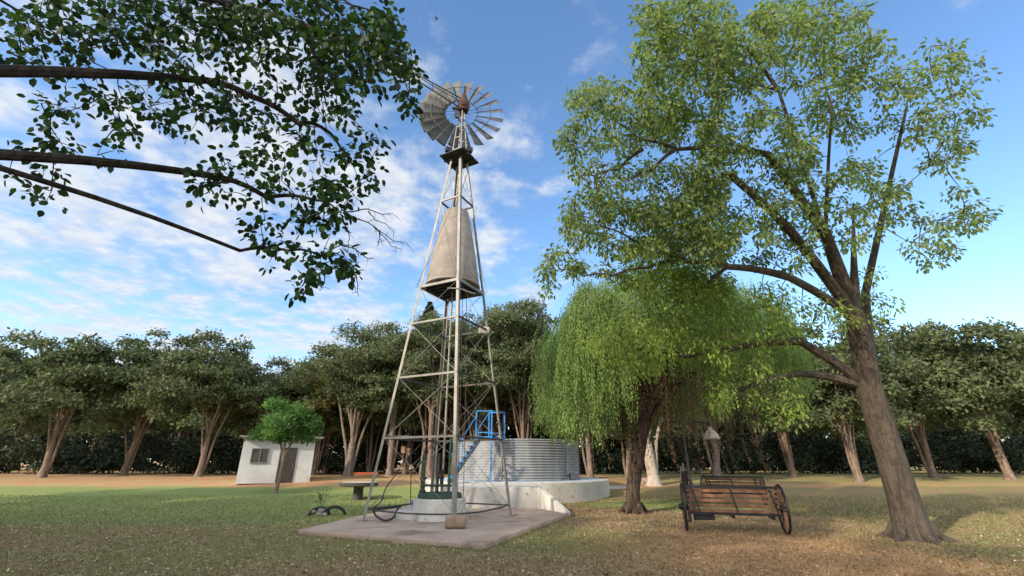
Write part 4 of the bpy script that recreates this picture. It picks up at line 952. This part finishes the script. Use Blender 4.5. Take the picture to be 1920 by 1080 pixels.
for i, (px_, Y_, h_) in enumerate([(380, 34, 10), (240, 36, 11), (90, 33, 10), (-60, 35, 10), (1480, 34, 10.5), (1600, 30, 9.5), (1740, 33, 11), (1880, 31, 10), (2000, 34, 10)]):
    bgtree('broadleaf_tree', ['round crowned tree well left of the white shed', 'broad tree further left along the park edge', 'leafy tree near the left end of the row', 'last tree at the left end of the row', 'leafy tree right of the lamp behind the benches', 'nearer leafy tree far right behind the spreading tree', 'tall tree at the right part of the park edge', 'leafy tree near the right end of the row', 'last tree at the right end of the row'][i], X_at(px_, Y_), Y_, h_, 3.8, M['l_bg'], M['bark'], 6, .4, 2.4, GR, seed=30+i, low=True, per=300, size=.24)
for px_, Y_, h_, cr_, lb_, bk_ in ((612, 40, 10.2, 3.4, 'thin stemmed tree between the olive tree and the forking trunk', 'bark'), (694, 39.5, 11.6, 3.6, 'taller thin tree between the two pale trunks left of the tower', 'bark_pale'), (762, 39, 11.0, 3.6, 'grey stemmed tree in the gap left of the centre pipes', 'bark'), (850, 39.5, 12.6, 3.8, 'slim tree in the shade behind the blue stair', 'bark_pale'), (940, 39, 13.2, 3.8, 'slim multi-stemmed tree rising behind the middle of the corrugated tank', 'bark'), (1040, 39, 12.4, 3.8, 'tree behind the left curtain of the willow', 'bark')):
    bgtree('thin_tree', lb_, X_at(px_, Y_), Y_, h_, cr_, M['l_bg'], M[bk_], 5, .26, 4.2, GR, seed=int(px_), low=True, per=420, size=.19, crown0=.26)
# second row, dense, closes the horizon
for i, (px_, Y_, h_) in enumerate([(-150, 50, 12), (20, 48, 11), (170, 50, 12), (320, 49, 11), (450, 52, 11), (590, 50, 11.5), (660, 50, 14.2), (735, 49, 14.2), (850, 48, 15), (940, 50, 16.8), (1010, 48, 15.6), (1090, 50, 13), (1200, 49, 12), (1310, 50, 12), (1440, 48, 12), (1580, 50, 12), (1730, 50, 12), (1900, 48, 12)]):
    bgtree('woodland_tree', 'dense tree of the second row behind the park trees', X_at(px_, Y_), Y_, h_, 4.2, M['l_bg'], M['bark'], 5, .4, 2.5, 'second row of trees closing the park', seed=60+i, low=True, per=200, size=.30, crown0=.35)
# vine bush
vb = org(thing('vine_covered_tree', 'brown dry vine thicket hanging between the trees behind the blue landing', 'shrub'), (X_at(895, 36.5), 36.5, .7))
cx, cy = X_at(895, 36.5), 36.5
bl = [(cx+random.gauss(0, 1.3), cy+random.gauss(0, .5), .7+random.uniform(1.5, 6.0), random.uniform(.6, 1.1)) for _ in range(26)]
V, Q = crown_arr(bl, 380, .2); quads_mesh('dry_leaves', V, Q, M['l_dead'], vb)
m_ = MB()
for i in range(16):
    a = cx+random.uniform(-2, 2); m_.tube([(a, cy-.8, .6), (a+random.uniform(-.3, .3), cy-.8, 3), (a+random.uniform(-.8, .8), cy-.6, 6.5)], .05, 5)
m_.build('stems', M['bark_pale'], vb)
vb2 = org(thing('vine_covered_tree', 'yellow brown vine top draped over the crown left of the centre pipes', 'shrub'), (X_at(790, 36), 36, .7))
cx = X_at(790, 36)
V, Q = crown_arr([(cx+random.gauss(0, .9), 35.0+random.gauss(0, .5), random.uniform(7.2, 9.6), random.uniform(.5, .9)) for _ in range(16)], 420, .19); quads_mesh('dry_leaves', V, Q, M['l_bgy'], vb2)
MB().tube([(cx, 36, .6), (cx+.2, 36, 4), (cx, 35.3, 8)], [.14, .1, .05], 6).build('stems', M['bark'], vb2)
# conifer
cxx = at(805, 590, 46).x; cn = org(thing('conifer', 'dark pointed conifer tip rising behind the tree row left of the tower', 'tree'), (cxx, 46, .7))
MB().tube([(cxx, 46, .5), (cxx, 46, 17.7)], [.3, .02], 8).build('trunk', M['bark_dark'], cn)
n = 16000; z = 5+rng.random(n)**.75*12.9; rr = np.minimum(3.2, .46*(18.0-z))*rng.random(n)**.4*(.88+.14*np.sin(z*11)); a = rng.random(n)*6.28
C_ = np.stack([cxx+rr*np.cos(a), 46+rr*np.sin(a), z+.35*rr*0], 1); D = np.stack([np.cos(a), np.sin(a), .9+0*a], 1)+rdir(n)*.4
V, Q = leaf_arrays(C_, D, rdir(n), .26, .10, simple=True); quads_mesh('crown', V, Q, M['l_con'], cn)
# undergrowth
bl = []
for i in range(620):
    x = random.uniform(-52, 52); top = 2.6+1.6*math.sin(x*.55)+1.2*math.sin(x*1.7+1)+random.uniform(-.4, 1.0)
    bl.append((x, random.uniform(39.5, 44.5), .7+max(.2, random.random()**.8*max(1.0, top)), random.uniform(.6, 1.4)))
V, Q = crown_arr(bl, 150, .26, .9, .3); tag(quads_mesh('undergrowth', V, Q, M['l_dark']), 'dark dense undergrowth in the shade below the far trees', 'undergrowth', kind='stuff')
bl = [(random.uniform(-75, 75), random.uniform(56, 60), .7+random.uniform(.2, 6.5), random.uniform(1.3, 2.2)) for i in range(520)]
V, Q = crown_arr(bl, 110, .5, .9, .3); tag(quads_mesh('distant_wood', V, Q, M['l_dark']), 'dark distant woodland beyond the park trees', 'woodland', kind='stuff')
# bright bush left
bx_, by_ = X_at(528, 25), 25
bt = org(thing('bright_green_tree', 'small tree with fresh bright green leaves at left edge before the shed', 'tree'), (bx_, by_, terr(bx_, by_)))
bl = [(bx_+random.gauss(0, .75), by_+random.gauss(0, .6), 3.6+random.gauss(0, .5), random.uniform(.4, .7)) for _ in range(26)]+[(X_at(572, 25), by_, 3.3, .5), (X_at(578, 25), by_, 3.7, .4), (X_at(566, 25), by_, 2.9, .35)]
V, Q = crown_arr(bl, 1500, .13); quads_mesh('crown', V, Q, M['l_bright'], bt)
m_ = MB(); m_.tube([(bx_, by_, 0), (bx_+.1, by_, 1.5), (bx_, by_, 3)], [.11, .08, .05], 8)
for q in range(6): m_.tube([(bx_+.05, by_, 1.8), (bx_+random.uniform(-1.2, 1.2), by_, 3.4)], [.05, .02], 5)
m_.build('trunk', M['bark'], bt)
# meter boxes, red edging, stones
for px_, py_, lb in ((757, 843, 'left small pale meter box on a post below the trees'), (766, 847, 'right small pale meter box with dark dial below the trees')):
    c = at(px_, py_, 36.8); o = MB().box(c, (.38, .15, .5)).box((c.x, c.y, (c.z+.7)/2-.15), (.035, .035, c.z-.7)).build('meter_box', M['log'], bevel=.01); tag(o, lb, 'box')
a, b = X_at(672, 38), X_at(700, 38); o = MB().bar((a-1, 38.5, .78), (b+.4, 38.3, .80), .12, .16).build('brick_edging', M['brick'], bevel=.01); tag(o, 'low red brick edging in the dark below the left trees', 'edging')
for i, (px_, py_, s_) in enumerate([(1196, 914, .22), (1203, 916, .15), (1211, 905, .42), (1204, 909, .3), (1170, 912, .2)]):
    c = gnd(px_, py_); m_ = MB(); m_.lathe([(s_*.5, -s_*.4), (s_*.7, 0), (s_*.55, s_*.35), (s_*.2, s_*.5)], c+Vector((0, 0, s_*.2)), 9, axis=(.2, .1, 1))
    tag(m_.build('rock', M['rock'], bevel=.02), ['flat stone lowest in the pile left of pale trunk', 'smallest stone in the pile by the pale trunk', 'largest orange stone against the pale trunk', 'middle sized stone of the pile by the pale trunk', 'lone stone left of the willow trunk'][i], 'stone', 'stones by the pale trunk')
c = gnd(1150, 912); o = MB().prism([(c.x-1.3, c.y-1.2), (c.x+1.4, c.y-.8), (c.x+1.0, c.y+1.0), (c.x-1.0, c.y+1.2)], c.z-.1, c.z+.03).build('path', M['white'], bevel=.01); tag(o, kind='structure')
bird = MB(); c = at(818, 35, 26)
bird.tube([c+Vector((-.14, 0, 0)), c+Vector((-.07, 0, .01)), c+Vector((.05, 0, .01)), c+Vector((.13, 0, .02)), c+Vector((.17, 0, .01))], [.006, .028, .032, .022, .006], 8)
for s_ in (-1, 1): bird.add([c+Vector((-.03, 0, .02)), c+Vector((.06, 0, .02)), c+Vector((.03, s_*.14, .06)), c+Vector((-.05, s_*.27, .02)), c+Vector((-.05, s_*.13, .05))], [(0, 1, 2, 4), (4, 2, 3)])
tag(bird.build('bird', M['iron']), 'tiny dark bird flying high in the blue sky', 'bird')

# trees behind and left of the viewpoint (they shade the foreground)
random.seed(5)
for i, (d_, off, h_) in enumerate([(21, -12, 13), (22, -6.5, 14.2), (20, -1.5, 13.2), (22, 4, 14), (20, 9.5, 13), (23, 15, 13.5), (21, -18, 13), (25, 20, 12)]):
    c = Vector((-2, 13, 0))+SUNH*d_+Vector((-SUNH.y, SUNH.x, 0))*off
    bgtree('park_tree', 'tall leafy park tree behind the viewpoint', c.x, c.y, h_, 4.2, M['l_bg'], M['bark'], 6, .4, 2.5, 'park trees behind the viewpoint', seed=90+i, low=True, per=48, size=.46, crown0=.25)
